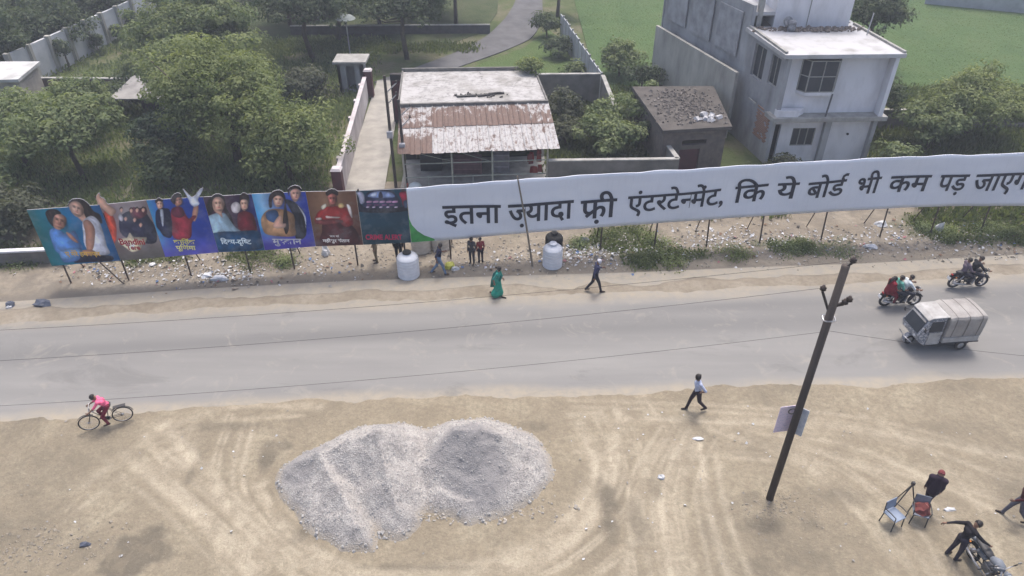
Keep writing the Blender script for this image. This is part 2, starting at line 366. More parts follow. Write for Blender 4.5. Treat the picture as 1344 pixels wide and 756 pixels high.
def ribbon(name, left, right, z, mat, n=40):
    lx = np.linspace(0, 1, len(left)); t = np.linspace(0, 1, n)
    def cr(p):
        p = np.array(p); return np.stack([np.interp(t, lx, p[:, 0]), np.interp(t, lx, p[:, 1])], -1)
    a, b = cr(left), cr(right)
    for _ in range(4):
        for q in (a, b): q[1:-1] = (q[:-2] + 2 * q[1:-1] + q[2:]) / 4
    mb = MB(); vs = []; fs = []
    for i in range(n): vs += [(a[i][0], a[i][1], z), (b[i][0], b[i][1], z), (b[i][0], b[i][1], -.2), (a[i][0], a[i][1], -.2)]
    for i in range(n - 1):
        k = i * 4; fs += [(k, k + 1, k + 5, k + 4), (k + 1, k + 2, k + 6, k + 5), (k + 3, k, k + 4, k + 7)]
    mb.add(vs, fs); o = mb.build(name, mat); o['kind'] = 'structure'; return o
CONC = M('worn_concrete', (.36, .34, .31), (.26, .25, .23), 1.2, .9, .4, 18)
sheet('lane', [(-9.3, 33.8), (-6.9, 33.8), (-7.6, 45), (-8.2, 52.0), (-9.9, 52.0)], .075, CONC)
ASPH2 = M('driveway_asphalt', (.125, .125, .13), (.085, .085, .09), .8, .9, .3, 20)  # colour lowered to carry the shade of the trees
ribbon('driveway', [(-10.2, 51.7), (-7.5, 54.8), (-4.4, 58.6), (-2.2, 62.5), (-.6, 68), (.6, 75), (1, 110)], [(-7.6, 51.7), (-4.5, 54.6), (-1.0, 58.4), (1.7, 62), (2.8, 67.5), (3.0, 75), (4.5, 110)], .05, ASPH2)
def lawn_mat(name, a, b, c, s=1.0):
    n = NT(name); f1 = n.noise(.25 * s, 6, .6); f2 = n.noise(6, 5, .7, stretch=(1, .35, 1))
    col = n.ramp(f1, [(.35, a), (.5, b), (.68, c)]); col = n.mix(n.math('MULTIPLY', f2, .6), col, tuple(q * .55 for q in a)); n.bump(f2, .9, .12); return n.done(col, .95, spec=.1)
LAWN = lawn_mat('lawn_grass', (.075, .115, .04), (.095, .14, .05), (.105, .135, .055), 2)
CROP = lawn_mat('crop_green', (.075, .125, .05), (.09, .145, .055), (.11, .155, .065))
sheet('lawn', [(-6.0, 52.3), (5.2, 50.0), (4.2, 62.0), (3.2, 64.5), (.9, 59.6), (-3.2, 54.9)], .03, LAWN)
sheet('crop_field', [(6.2, 49.5), (62, 46), (80, 140), (6, 140)], .04, CROP)
sheet('park_lawn', [(-24, 59.5), (-6, 59.8), (-2.5, 64.0), (-1.4, 70), (-1, 100), (-24, 100)], .02, lawn_mat('park_grass', (.055, .075, .035), (.08, .10, .05), (.11, .11, .07), 2))  # park grass colour darkened to stand for tree shade
sheet('field_path', [(34, 79), (62, 61), (63.5, 62.5), (36, 81)], .06, M('path_earth', (.34, .33, .28), (.25, .25, .2)))

# ---- the gravel pile: a heap dumped from trucks, angle-of-repose flanks from a few ridge lines
RID = [[(418, 594, 1.28), (440, 635, 1.12), (466, 690, .6), (488, 718, .22)], [(392, 604, .9), (418, 594, 1.28), (455, 578, 1.62), (496, 564, 1.85)], [(496, 564, 1.85), (506, 612, 1.35), (516, 660, .8)],
       [(496, 564, 1.85), (550, 606, .70), (600, 562, 1.8)], [(600, 562, 1.8), (626, 558, 1.95), (656, 568, 1.6), (688, 585, 1.0)], [(656, 568, 1.6), (674, 605, 1.0), (670, 634, .5)], [(575, 640, .62), (612, 658, .52)], [(612, 658, .52), (650, 650, .45)]]
RW = [[tuple(G(a, b, z)) for a, b, z in r] for r in RID]
def pile_h(X, Y):
    wx = X + .34 * fbm(X * .9, Y * .9, 4); wy = Y + .34 * fbm(X * .9 + 9, Y * .9, 4); acc = np.zeros(X.shape); K = 14.0
    for r in RW:
        for a, b in zip(r[:-1], r[1:]):
            dx, dy = b[0] - a[0], b[1] - a[1]; L = dx * dx + dy * dy + 1e-9
            t = np.clip(((wx - a[0]) * dx + (wy - a[1]) * dy) / L, 0, 1); d = np.hypot(wx - a[0] - t * dx, wy - a[1] - t * dy)
            acc = acc + np.exp(K * np.minimum(a[2] + t * (b[2] - a[2]) - .86 * d, 3))
    h = np.log(acc + 1e-12) / K - .10
    g = G(628, 625); sc = np.hypot((X - g.x) / 1.0, (Y - g.y) / .9)
    h = h - .12 * (1 - sstep(.3, 1.2, sc + .6 * fbm(X * 1.6, Y * 1.6, 4)))             # the scooped hollow
    skirt = .12 * (1 - sstep(.0, 1.0, np.hypot((X + 3.2) / 4.6, (Y - 15.4) / 2.7) + .5 * fbm(X * 1.2, Y * 1.2, 4)))
    h = np.maximum(h, skirt - .05); up = sstep(.0, .45, h)
    rel = .14 * fbm(X * 1.1 + 4, Y * 1.1, 4) + .13 * fbm(X * 3.4, Y * 3.4, 5) + .09 * np.abs(fbm(X * 7, Y * 7, 4)) + .05 * fbm(X * 16, Y * 16, 3)
    return np.where(h > -.3, h + rel * up + .03 * fbm(X * 12, Y * 12, 3), -.3)
def pile_darker(X, Y):  # damp scooped hollow, plus darker left flank and head of the central valley
    g = G(625, 640); d = np.hypot((X - g.x + .3 * (Y - g.y)) / 1.15, (Y - g.y - .25) / 1.5) + 1.5 * fbm(X * 1.1 + 3, Y * 1.1, 5)
    g2 = G(400, 640); d2 = np.hypot((X - g2.x) / .8, (Y - g2.y - .6) / 1.0) + .8 * fbm(X * 1.5, Y * 1.5, 4)
    g3 = G(510, 585); d3 = np.hypot((X - g3.x) / .5, (Y - g3.y) / .3) + .9 * fbm(X * 2, Y * 2, 4)
    return np.maximum.reduce([1 - sstep(.55, 1.2, d), .75 * (1 - sstep(.6, 1.1, d2)), .8 * (1 - sstep(.5, 1.2, d3))])
def pile_mat():
    n = NT('crushed_gravel'); darker = n.attr('darker')
    v = n.n('ShaderNodeTexVoronoi'); v.inputs['Scale'].default_value = 26; n.l(n.tc.outputs['Object'], v.inputs['Vector'])
    f2 = n.noise(2.2, 6, .65); f3 = n.noise(30, 4, .7)
    base = n.ramp(f2, [(.36, (.405, .385, .371)), (.62, (.535, .512, .487))]); hs = n.n('ShaderNodeRGBToBW'); n.l(v.outputs['Color'], hs.inputs[0]); base = n.mix(.45, base, hs.outputs[0], 'MULTIPLY')
    base = n.mix(n.math('MULTIPLY', darker, .75), base, (.218, .214, .220)); base = n.mix(n.ramp(f3, [(.5, (0, 0, 0)), (.72, (.6, .6, .6))]), base, (.243, .231, .220)); base = n.mix(n.math('MULTIPLY', n.attr('toe'), n.math('ADD', .45, f2)), base, (.324, .289, .240))
    n.bump(n.math('ADD', v.outputs['Distance'], f3), .6, .035); return n.done(base, .95, spec=.15)
o = grid_mesh('gravel_pile', np.arange(-9.2, 2.6, .045), np.arange(11.6, 19.4, .045), pile_h, pile_mat(), {'darker': pile_darker, 'toe': lambda X, Y: 1 - sstep(.03, .3, pile_h(X, Y) + .15 * fbm(X * 2, Y * 2))}, kind=None)
bm = bmesh.new(); bm.from_mesh(o.data)
bmesh.ops.delete(bm, geom=[f for f in bm.faces if max(v.co.z for v in f.verts) < -.12], context='FACES'); bm.to_mesh(o.data); bm.free()
tag(o, 'large heap of pale grey gravel dumped on the dirt lot', 'gravel pile')
# ================================================================== THE LONG ROADSIDE BOARD
BX0, BY0 = -2.9, 28.3
def bline(x): return BY0 + (.115 if x < BX0 else .095) * (x - BX0)
def bnorm(x):
    k = .115 if x < BX0 else .095; return Vector((k, -1, 0)).normalized()
def bpos(x, z, dep=0.0): return Vector((x, bline(x), z)) + bnorm(x) * dep
def on_board(px, py):
    d = ray(px, py)
    for k in (.115, .095):
        t = (BY0 - k * BX0) / (d[1] - k * d[0]); x = d[0] * t
        if (x < BX0) == (k == .115): break
    return x, CAM_H + d[2] * t
def paint(name, rgb, rough=.45, var=.12, spec=.35):
    c = srgb(*rgb)[:3]
    return M(name, c, tuple(q * (1 - var) for q in c), 2.5, rough, 0, spec=spec)
_pc = {}
def ink(rgb):
    if rgb not in _pc: _pc[rgb] = M('print_%d_%d_%d' % rgb, tuple(min(1, q * 1.1) for q in srgb(*rgb)[:3]), tuple(q * .66 for q in srgb(*rgb)[:3]), 2.6, .5, 0, lo=.38, hi=.68)
    return _pc[rgb]
def grad_mat(name, stops, x0, x1, bottom=None, z0=1.2, z1=2.2):
    n = NT(name); sp = n.n('ShaderNodeSeparateXYZ'); n.l(n.tc.outputs['Object'], sp.inputs[0])
    mr = n.n('ShaderNodeMapRange'); n.l(sp.outputs[0], mr.inputs[0]); mr.inputs[1].default_value = x0; mr.inputs[2].default_value = x1
    f = n.math('ADD', mr.outputs[0], n.math('MULTIPLY', n.math('SUBTRACT', n.noise(1.2, 3), .5), .3))
    col = n.ramp(f, [(p, srgb(*c)) for p, c in stops])
    if bottom:
        m2 = n.n('ShaderNodeMapRange'); n.l(sp.outputs[2], m2.inputs[0]); m2.inputs[1].default_value = z1; m2.inputs[2].default_value = z0
        col = n.mix(m2.outputs[0], col, srgb(*bottom))
    return n.done(col, .5, spec=.35)

# ---- Devanagari and Latin lettering, set letter by letter from Blender's own built-in font
_gc = {}
def glyphs(s, bold=.014):
    if (s, bold) in _gc: return _gc[(s, bold)]
    c = bpy.data.curves.new('lettering', 'FONT'); c.body = s; c.size = 1; c.offset = bold; c.resolution_u = 3
    o = bpy.data.objects.new('lettering', c); COL.objects.link(o)
    me = o.evaluated_get(bpy.context.evaluated_depsgraph_get()).to_mesh()
    v = [(q.co.x, q.co.y) for q in me.vertices]; f = [tuple(p.vertices) for p in me.polygons]
    bpy.data.objects.remove(o); bpy.data.curves.remove(c)
    _gc[(s, bold)] = (v, f); return v, f
def gmax(s): return max(q[0] for q in glyphs(s)[0])
def adv(s): return gmax(s + 'क') - gmax('क')
def clip_right(v, f, xc):
    bm = bmesh.new(); bv = [bm.verts.new((a, b, 0)) for a, b in v]
    for q in f:
        try: bm.faces.new([bv[i] for i in q])
        except ValueError: pass
    bmesh.ops.bisect_plane(bm, geom=bm.verts[:] + bm.edges[:] + bm.faces[:], plane_co=(xc, 0, 0), plane_no=(1, 0, 0), clear_outer=True)
    bm.verts.index_update(); r = [(q.co.x, q.co.y) for q in bm.verts], [tuple(x.index for x in q.verts) for q in bm.faces]; bm.free(); return r
def stroke2(pts, wd):
    v = []; f = []
    for i, p in enumerate(pts):
        a = pts[max(0, i - 1)]; b = pts[min(len(pts) - 1, i + 1)]; t = Vector((b[0] - a[0], b[1] - a[1])).normalized(); n = Vector((-t.y, t.x)) * wd / 2
        v += [(p[0] + n.x, p[1] + n.y), (p[0] - n.x, p[1] - n.y)]
    for i in range(len(pts) - 1): f.append((2 * i, 2 * i + 1, 2 * i + 3, 2 * i + 2))
    return v, f
def compose(tokens, bold=.014):
    """tokens: 'text' | ('half', text, cut) | ('reph',) | ('rakar', back) -> list of pieces (verts, faces), total width"""
    x = 0; out = []; w = .075 + 2 * bold
    for t in tokens:
        if isinstance(t, str):
            v, f = glyphs(t, bold); out.append(([(a + x, b) for a, b in v], f)); x += adv(t)
        elif t[0] == 'half':
            a0 = adv(t[1]); xc = a0 - t[2]; v, f = clip_right(*glyphs(t[1], bold), xc); out.append(([(a + x, b) for a, b in v], f)); x += xc
        elif t[0] == 'reph':
            s = stroke2([(x - .10, .60), (x - .15, .69), (x - .13, .77), (x - .05, .82), (x + .05, .81)], w); out.append(s)
        elif t[0] == 'rakar':
            s = stroke2([(x - t[1], .30), (x - t[1] - .12, .20), (x - t[1] - .28, .06)], w); out.append(s)
    return out, x
def text_mesh(name, tokens, x0, x1, z0, h, mat, parent, dep, surf=None, bold=.014, z1=None):
    """fit between x0..x1 on the board, baseline z0 (z1 at the far end), headline height h above the baseline"""
    out, wd = compose(tokens, bold); mb = MB(); sx = (x1 - x0) / wd; sz = h / .622
    for i, (v, f) in enumerate(out):
        vs = []
        for a, b in v:
            x = x0 + a * sx; zb = z0 + ((z1 if z1 is not None else z0) - z0) * a / wd; z = zb + b * sz
            vs.append(bpos(x, z, dep + .0012 * i + (surf(x, z) if surf else 0)))
        mb.add(vs, f)
    o = mb.build(name, mat, parent, world=True); return o

def smooth_loop(pts, k=4):
    n = len(pts); r = []
    for i in range(n):
        p0, p1, p2, p3 = (Vector(pts[(i + j - 1) % n]) for j in range(4))
        for s in range(k):
            t = s / k
            r.append(.5 * ((2 * p1) + (p2 - p0) * t + (2 * p0 - 5 * p1 + 4 * p2 - p3) * t * t + (3 * p1 - p0 - 3 * p2 + p3) * t ** 3))
    return r
STEEL = M('rusty_steel', (.06, .055, .055), (.11, .08, .06), 6, .6, .2, 40, metal=.4)
FRAME = M('board_back', (.30, .30, .32), (.2, .2, .21), 3, .7)
hoard = thing('poster_hoarding', bpos(-12, 0), 'row of seven colourful film-style posters with cut-out heads on dark posts', 'billboard')
EDX = [on_board(*p)[0] for p in ((52, 312), (145, 305), (205, 300), (277, 294), (339, 290), (408, 287), (472, 285), (536.5, 283))]
TOPZ = [on_board(*p)[1] for p in ((40, 275), (142, 268), (198, 262), (270, 258), (334, 254), (404, 251), (470, 250), (536, 247))]
BOTZ = [on_board(*p)[1] for p in ((62, 349), (150, 342), (212, 337), (281, 331), (345, 328), (411, 323), (473, 321), (537, 318))]
BGS = [([(0, (20, 110, 115)), (.25, (24, 125, 150)), (.6, (25, 110, 165)), (1, (30, 90, 140))], None), ([(0, (150, 120, 125)), (.5, (175, 160, 160)), (1, (140, 125, 125))], (112, 105, 98)),
       ([(0, (80, 165, 215)), (.3, (40, 80, 170)), (1, (25, 55, 150))], (95, 90, 190)), ([(0, (70, 35, 60)), (.45, (80, 60, 75)), (.7, (55, 35, 70)), (1, (30, 45, 120))], (25, 80, 125)),
       ([(0, (60, 160, 225)), (.2, (150, 195, 230)), (.6, (60, 85, 170)), (1, (30, 55, 160))], (75, 65, 165)), ([(0, (110, 75, 55)), (.35, (150, 115, 90)), (.8, (120, 85, 65)), (1, (95, 60, 50))], (85, 50, 48)),
       ([(0, (28, 70, 90)), (.5, (22, 60, 78)), (1, (24, 62, 80))], (18, 60, 72))]
ART = [[] for _ in range(7)]; FACES = [[] for _ in range(7)]
ZO = {'A': (30, 240, 6.872), 'B': (190, 240, 7.5625), 'C': (330, 235, 7.5625), 'D': (455, 225, 7.5625)}
_dep = [.05]
def art(panel, zoom, name, shapes, d0=0):
    x0, y0, q = ZO[zoom]
    for rgb, pts in shapes: ART[panel].append((rgb, [on_board(x0 + p.x / q, y0 + p.y / q) for p in smooth_loop(pts)]))
HAIR = (46, 36, 36); SK = (214, 168, 146); SK2 = (186, 134, 112)
art(0, 'A', 'figure_print', [
    (SK, [(490, 290), (545, 262), (600, 325), (560, 360), (520, 330)]), (HAIR, [(404, 190), (440, 145), (520, 138), (590, 178), (640, 250), (700, 285), (718, 365), (650, 332), (600, 330), (565, 300), (548, 250), (510, 195), (450, 190), (418, 215)]),
    (SK, [(418, 195), (455, 162), (512, 172), (550, 225), (548, 278), (502, 306), (468, 292), (430, 245)]),
    ((214, 214, 226), [(540, 350), (590, 300), (640, 298), (690, 345), (725, 430), (760, 560), (785, 640), (640, 648), (560, 560), (545, 450)]),
    (SK2, [(545, 350), (590, 330), (640, 380), (655, 450), (640, 580), (600, 640), (570, 560), (565, 450)]),
    ((30, 32, 52), [(480, 660), (640, 650), (800, 655), (802, 700), (600, 712), (470, 716)]),
    ((92, 140, 205), [(240, 430), (290, 400), (350, 430), (400, 455), (470, 430), (520, 530), (545, 590), (500, 620), (520, 670), (480, 705), (370, 712), (330, 640), (290, 600), (260, 520)]),
    ((120, 165, 220), [(340, 610), (450, 585), (540, 600), (560, 625), (500, 660), (400, 690), (345, 670)]),
    (SK2, [(540, 605), (620, 600), (660, 622), (630, 650), (560, 650)]),
    (SK2, [(390, 440), (440, 460), (505, 535), (470, 530), (420, 490)]),
    ((186, 136, 116), [(275, 320), (300, 270), (350, 278), (392, 310), (396, 360), (375, 402), (330, 420), (290, 405), (270, 370)]),
    (HAIR, [(205, 270), (240, 235), (310, 238), (350, 275), (300, 285), (272, 325), (278, 392), (235, 345)])])
art(1, 'A', 'figure_print', [
    ((40, 34, 44), [(620, 240), (660, 220), (720, 260), (770, 330), (790, 420), (740, 360), (690, 290)]),
    ((205, 80, 60), [(735, 250), (800, 270), (845, 380), (840, 530), (785, 545), (765, 400)]),
    (SK, [(672, 185), (660, 120), (690, 85), (705, 125), (735, 135), (775, 195), (845, 245), (800, 300), (735, 245), (690, 205)]),
    ((52, 52, 74), [(870, 330), (930, 260), (1020, 250), (1100, 255), (1150, 320), (1200, 400), (1205, 530), (1090, 540), (900, 470)]),
    ((120, 70, 82), [(960, 240), (1000, 215), (1050, 225), (1110, 215), (1120, 280), (1060, 320), (990, 310)]),
    ((170, 165, 172), [(860, 300), (880, 270), (910, 310), (900, 345), (875, 335)])] +
    [(c, [(x - 17, y), (x, y - 20), (x + 17, y), (x, y + 24)]) for c, x, y in ((HAIR, 890, 232), (SK, 893, 242), (HAIR, 978, 236), (SK, 980, 246), (HAIR, 1032, 230), (SK, 1033, 242), (HAIR, 1086, 228), (SK, 1088, 240), (SK, 930, 320), (SK, 1010, 330), (SK, 1065, 375))] +
    [((240, 222, 190), [(860, 520), (900, 495), (940, 490), (965, 445), (1000, 480), (1060, 485), (1120, 490), (1105, 540), (1080, 560), (1060, 600), (990, 622), (940, 590), (900, 560)])])
art(2, 'B', 'figure_print', [
    ((28, 34, 70), [(110, 290), (150, 248), (205, 248), (255, 280), (275, 520), (200, 532), (150, 472), (115, 420)]),
    ((215, 220, 232), [(152, 265), (182, 262), (192, 330), (186, 432), (165, 380)]), (SK, [(115, 185), (145, 165), (178, 180), (186, 225), (155, 262), (125, 240)]),
    (HAIR, [(103, 175), (140, 142), (182, 165), (178, 186), (140, 178), (116, 200)]),
    (SK2, [(470, 345), (488, 230), (535, 222), (528, 310), (500, 380)]),
    ((150, 46, 62), [(262, 270), (310, 232), (370, 240), (405, 300), (440, 350), (480, 320), (515, 330), (470, 400), (455, 545), (290, 545), (270, 390)]),
    ((96, 40, 58), [(262, 280), (310, 235), (370, 245), (400, 300), (370, 340), (300, 335)]),
    (SK2, [(300, 150), (350, 125), (378, 170), (362, 216), (320, 230), (298, 200)]), (HAIR, [(258, 155), (290, 105), (350, 98), (372, 138), (318, 148), (303, 212), (270, 190)]),
    ((222, 226, 240), [(376, 58), (402, 72), (462, 132), (498, 118), (545, 58), (584, 48), (570, 95), (532, 160), (546, 205), (500, 236), (458, 212), (440, 172), (410, 120)])])
art(3, 'B', 'figure_print', [
    ((200, 190, 190), [(855, 235), (875, 195), (915, 185), (950, 215), (950, 270), (915, 298), (872, 285)]),
    ((104, 30, 42), [(920, 330), (960, 282), (1020, 280), (1080, 318), (1112, 420), (1105, 500), (950, 505)]), (SK, [(950, 175), (985, 152), (1026, 180), (1026, 240), (990, 275), (955, 242)]),
    (HAIR, [(940, 135), (962, 100), (985, 92), (1010, 102), (1036, 132), (1042, 205), (1012, 165), (960, 165), (940, 205)]),
    (HAIR, [(622, 190), (665, 125), (730, 102), (790, 140), (812, 240), (862, 330), (890, 440), (862, 440), (815, 345), (775, 250), (700, 250), (668, 300), (640, 310), (612, 255)]),
    ((168, 196, 214), [(608, 345), (690, 302), (740, 292), (802, 302), (852, 370), (905, 440), (955, 475), (900, 500), (650, 545), (622, 440)]),
    (SK, [(672, 180), (700, 140), (750, 138), (788, 178), (792, 235), (768, 290), (776, 345), (735, 310), (700, 285), (678, 245)]),
    ((26, 74, 112), [(640, 520), (760, 480), (900, 478), (1120, 470), (1150, 560), (1160, 650), (900, 668), (660, 660)])])
art(4, 'C', 'figure_print', [
    ((34, 36, 46), [(330, 200), (400, 210), (460, 250), (530, 350), (542, 560), (440, 585), (430, 400), (380, 290)]), ((196, 150, 132), [(385, 120), (440, 88), (492, 120), (476, 180), (440, 226), (400, 192)]),
    (HAIR, [(358, 95), (420, 58), (480, 68), (502, 112), (445, 92), (385, 112), (372, 165)]), ((200, 205, 215), [(462, 262), (478, 275), (540, 370), (540, 500), (525, 380)]),
    ((182, 140, 104), [(98, 385), (150, 312), (230, 290), (330, 300), (420, 350), (435, 470), (425, 565), (170, 552), (108, 482)]), ((60, 88, 128), [(148, 325), (240, 302), (275, 360), (255, 432), (160, 402)]),
    (SK, [(215, 190), (270, 148), (322, 190), (312, 240), (280, 275), (238, 266)]), (HAIR, [(172, 185), (208, 120), (290, 106), (334, 160), (352, 300), (374, 480), (342, 545), (312, 430), (322, 300), (325, 200), (268, 160), (212, 195), (205, 275), (178, 275)]),
    (SK, [(215, 450), (262, 370), (300, 360), (310, 430), (345, 440), (330, 480), (240, 485)])])
art(5, 'C', 'figure_print', [
    ((84, 42, 44), [(715, 420), (840, 400), (950, 420), (1050, 520), (1055, 640), (700, 645), (700, 520)]), ((160, 48, 46), [(648, 340), (720, 285), (800, 262), (880, 270), (962, 290), (1012, 420), (1000, 455), (930, 470), (820, 400), (640, 440)]),
    ((208, 176, 120), [(860, 250), (895, 232), (925, 262), (905, 285), (870, 280)]), ((200, 190, 170), [(690, 270), (735, 240), (745, 270), (710, 300)]), ((212, 200, 196), [(945, 245), (985, 270), (1005, 380), (985, 370), (960, 310)]),
    ((120, 60, 60), [(640, 405), (740, 398), (890, 400), (900, 430), (760, 450), (642, 440)]), ((206, 186, 178), [(640, 385), (690, 378), (700, 398), (650, 405)]), ((206, 186, 178), [(740, 360), (800, 368), (880, 372), (870, 386), (800, 386), (745, 385)]),
    ((170, 104, 92), [(758, 150), (800, 138), (845, 150), (848, 210), (825, 268), (785, 262), (764, 212)]), (HAIR, [(738, 125), (790, 92), (852, 108), (858, 160), (800, 142), (752, 165)])])
art(6, 'D', 'figure_print', [
    ((24, 26, 40), [(60, 340), (120, 300), (200, 350), (510, 352), (620, 330), (625, 380), (400, 408), (110, 395)]), ((44, 50, 76), [(168, 350), (180, 250), (215, 200), (330, 175), (450, 190), (500, 245), (530, 290), (528, 352), (350, 368)]),
    ((120, 140, 186), [(215, 250), (235, 212), (330, 192), (440, 205), (478, 252), (350, 262)]), ((196, 206, 228), [(235, 240), (250, 215), (300, 205), (290, 245)]), ((150, 168, 205), [(385, 248), (395, 206), (430, 212), (455, 248)])] +
    [((168, 128, 158), [(x - 26, 290), (x + 24, 286), (x + 26, 306), (x - 24, 310)]) for x in (225, 290, 355, 420, 480)] + [((92, 62, 96), [(x - 26, 322), (x + 24, 318), (x + 22, 336), (x - 24, 340)]) for x in (225, 300, 375, 450)] + [((200, 180, 200), [(x - 14, 346), (x + 14, 344), (x + 14, 356), (x - 14, 358)]) for x in (210, 270, 340, 410, 490)] + [
    ((40, 40, 60), [(320, 215), (335, 196), (352, 212), (358, 258), (318, 258)]), ((150, 150, 170), [(95, 210), (130, 195), (170, 220), (180, 300), (140, 320), (120, 260)]), (HAIR, [(100, 182), (113, 162), (127, 180), (116, 202)]), ((22, 24, 38), [(70, 220), (100, 215), (125, 300), (110, 380), (65, 350)]),
    ((140, 40, 60), [(520, 215), (560, 190), (610, 200), (640, 240), (610, 260), (600, 330), (560, 340), (540, 270)]), (HAIR, [(540, 185), (558, 165), (575, 185), (560, 205)]), ((60, 74, 96), [(560, 300), (600, 280), (612, 350), (575, 360)])])
# faces: place and size on the print
for f in ((0, 'A', 335, 345, 105, 120, .35), (0, 'A', 487, 232, 95, 115, .35), (2, 'B', 150, 212, 62, 80), (2, 'B', 338, 175, 70, 84, -.2, SK2), (3, 'B', 732, 210, 90, 118), (3, 'B', 988, 212, 72, 100), (4, 'C', 268, 210, 95, 104, .1), (4, 'C', 440, 150, 92, 112), (5, 'C', 804, 200, 78, 110, 0, (170, 104, 92))):
    x0, y0, q = ZO[f[1]]; c_ = on_board(x0 + f[2] / q, y0 + f[3] / q); e_ = on_board(x0 + (f[2] + f[4]) / q, y0 + f[3] / q); u_ = on_board(x0 + f[2] / q, y0 + (f[3] + f[5]) / q)
    FACES[f[0]].append((c_[0], c_[1], e_[0] - c_[0], c_[1] - u_[1], f[6] if len(f) > 6 else 0.0))
def poly_sdf(X, Z, loop):
    d = np.full(X.shape, 1e9); ins = np.zeros(X.shape, bool); n = len(loop)
    for i in range(n):
        (ax, az), (bx, bz) = loop[i], loop[(i + 1) % n]; dx, dz = bx - ax, bz - az; L = dx * dx + dz * dz + 1e-12
        t = np.clip(((X - ax) * dx + (Z - az) * dz) / L, 0, 1); d = np.minimum(d, (X - ax - t * dx) ** 2 + (Z - az - t * dz) ** 2)
        if abs(dz) > 1e-9: ins ^= ((az > Z) != (bz > Z)) & (X < dx * (Z - az) / dz + ax)
    return np.where(ins, 1, -1) * np.sqrt(d)
def lin(c):
    c = np.clip(c, 0, 1); return np.where(c <= .04045, c / 12.92, ((c + .055) / 1.055) ** 2.4)
def print_mat():
    n = NT('printed_vinyl'); a = n.attr('print', 'Color'); f = n.noise(1.5, 5, .6); n.l(n.mix(n.ramp(f, [(.5, (0, 0, 0)), (.75, (.3, .3, .3))]), a, (.30, .31, .34)), n.b.inputs['Base Color']); return n.done(None, .5, spec=.3)
PRINT = print_mat(); PANELS = []
for i in range(7):
    a_, b_ = EDX[i], EDX[i + 1] - .012; step = .026; xs_ = np.concatenate([np.arange(a_ - .52, a_ - .001, step), np.linspace(a_, b_, int((b_ - a_) / step)), np.arange(b_ + step, b_ + .3, step)])
    nz = int(2.9 / step); nu = int(.8 / step); tz = lambda x: np.interp(x, [a_, b_], [TOPZ[i], TOPZ[i + 1]]); bz_ = lambda x: np.interp(x, [a_, b_], [BOTZ[i], BOTZ[i + 1]])
    vv = np.concatenate([np.linspace(0, 1, nz), 1 + np.arange(1, nu) * step / 2.85]); Xg, Vg = np.meshgrid(xs_, vv); Tg = tz(xs_)[None, :]; Bg = bz_(xs_)[None, :]; Zg = Bg + (Tg - Bg) * Vg
    u = np.clip((Xg - a_) / (b_ - a_) + .22 * fbm(Xg * 1.1 + i * 9, Zg * 1.1), 0, 1); st = BGS[i][0]; col = np.stack([np.interp(u, [q[0] for q in st], [q[1][k] / 255 for q in st]) for k in range(3)], -1)
    if BGS[i][1] is not None:
        k_ = (1 - sstep(0, .5, Vg + .15 * fbm(Xg * 2, Zg * 2)))[..., None]; col = col * (1 - k_) + np.array(BGS[i][1]) / 255 * k_
    col = col * (1 + .35 * fbm(Xg * 2.2, Zg * 2.2 + i, 5))[..., None]; mask = np.zeros(Xg.shape, bool)
    for rgb, loop in ART[i]:
        sd_ = poly_sdf(Xg, Zg, loop); al = sstep(-.012, .020, sd_)[..., None]; mask |= sd_ > 0; mx = max(1e-3, sd_.max()); cx = np.mean([q[0] for q in loop]); wd = max(q[0] for q in loop) - min(q[0] for q in loop)
        rnd = .70 + .42 * np.sqrt(np.clip(sd_ / mx * 1.25, 0, 1)); side = 1 - .34 * np.clip((Xg - cx) / wd, -.6, .6)
        if sum(rgb) < 130: tx = 1 + 1.3 * fbm(Xg * 14, Zg * 3.5, 4) + .5 * np.clip(fbm(Xg * 5, Zg * 2), 0, 1)
        elif rgb in (SK, SK2): tx = 1 + .14 * fbm(Xg * 9, Zg * 9, 3)
        else: tx = 1 + .75 * fbm(Xg * 5 + 3 * fbm(Xg * 2, Zg * 2), Zg * 2.2, 5)
        sc_ = np.array(rgb) / 255 * (rnd * side * tx)[..., None]; col = col * (1 - al) + sc_ * al
    for fx, fz, fw_, fh, tl in FACES[i]:
        p = (Xg - fx) / fw_; q = (Zg - fz) / fh; c_, s_ = math.cos(tl), math.sin(tl); p, q = p * c_ - q * s_, p * s_ + q * c_
        gs = lambda px, pz, sx, sz: np.exp(-((p - px) / sx) ** 2 - ((q - pz) / sz) ** 2)
        dark = .62 * (gs(-.20, .10, .12, .055) + gs(.20, .10, .12, .055)) + .45 * (gs(-.2, .20, .15, .035) + gs(.2, .20, .15, .035)) + .28 * gs(.07, -.06, .06, .13) + .30 * gs(0, -.14, .10, .03) + .35 * gs(0, -.50, .4, .10) + .35 * gs(.5, -.05, .16, .4) + .2 * gs(-.5, -.1, .1, .3)
        lite = .22 * (gs(-.05, .34, .25, .12) + gs(-.24, -.08, .10, .10) + gs(.0, .0, .035, .14) + .6 * gs(0, -.38, .10, .06)); lip = np.clip(.75 * gs(0, -.26, .13, .045), 0, 1)[..., None]
        col = col * np.clip(1 - dark + lite, .15, 1.4)[..., None]; col = col * (1 - lip) + np.array((.62, .25, .25)) * lip
    keep = (Vg <= 1.0005) & (Xg >= a_ - 1e-6) & (Xg <= b_ + 1e-6); keep |= mask & (Vg > 1.0)
    nx_, ny_ = len(xs_), len(vv); I = np.arange(nx_ * ny_).reshape(ny_, nx_); fk = keep[:-1, :-1] & keep[:-1, 1:] & keep[1:, 1:] & keep[1:, :-1]; Q = np.stack([I[:-1, :-1], I[:-1, 1:], I[1:, 1:], I[1:, :-1]], -1)[fk]
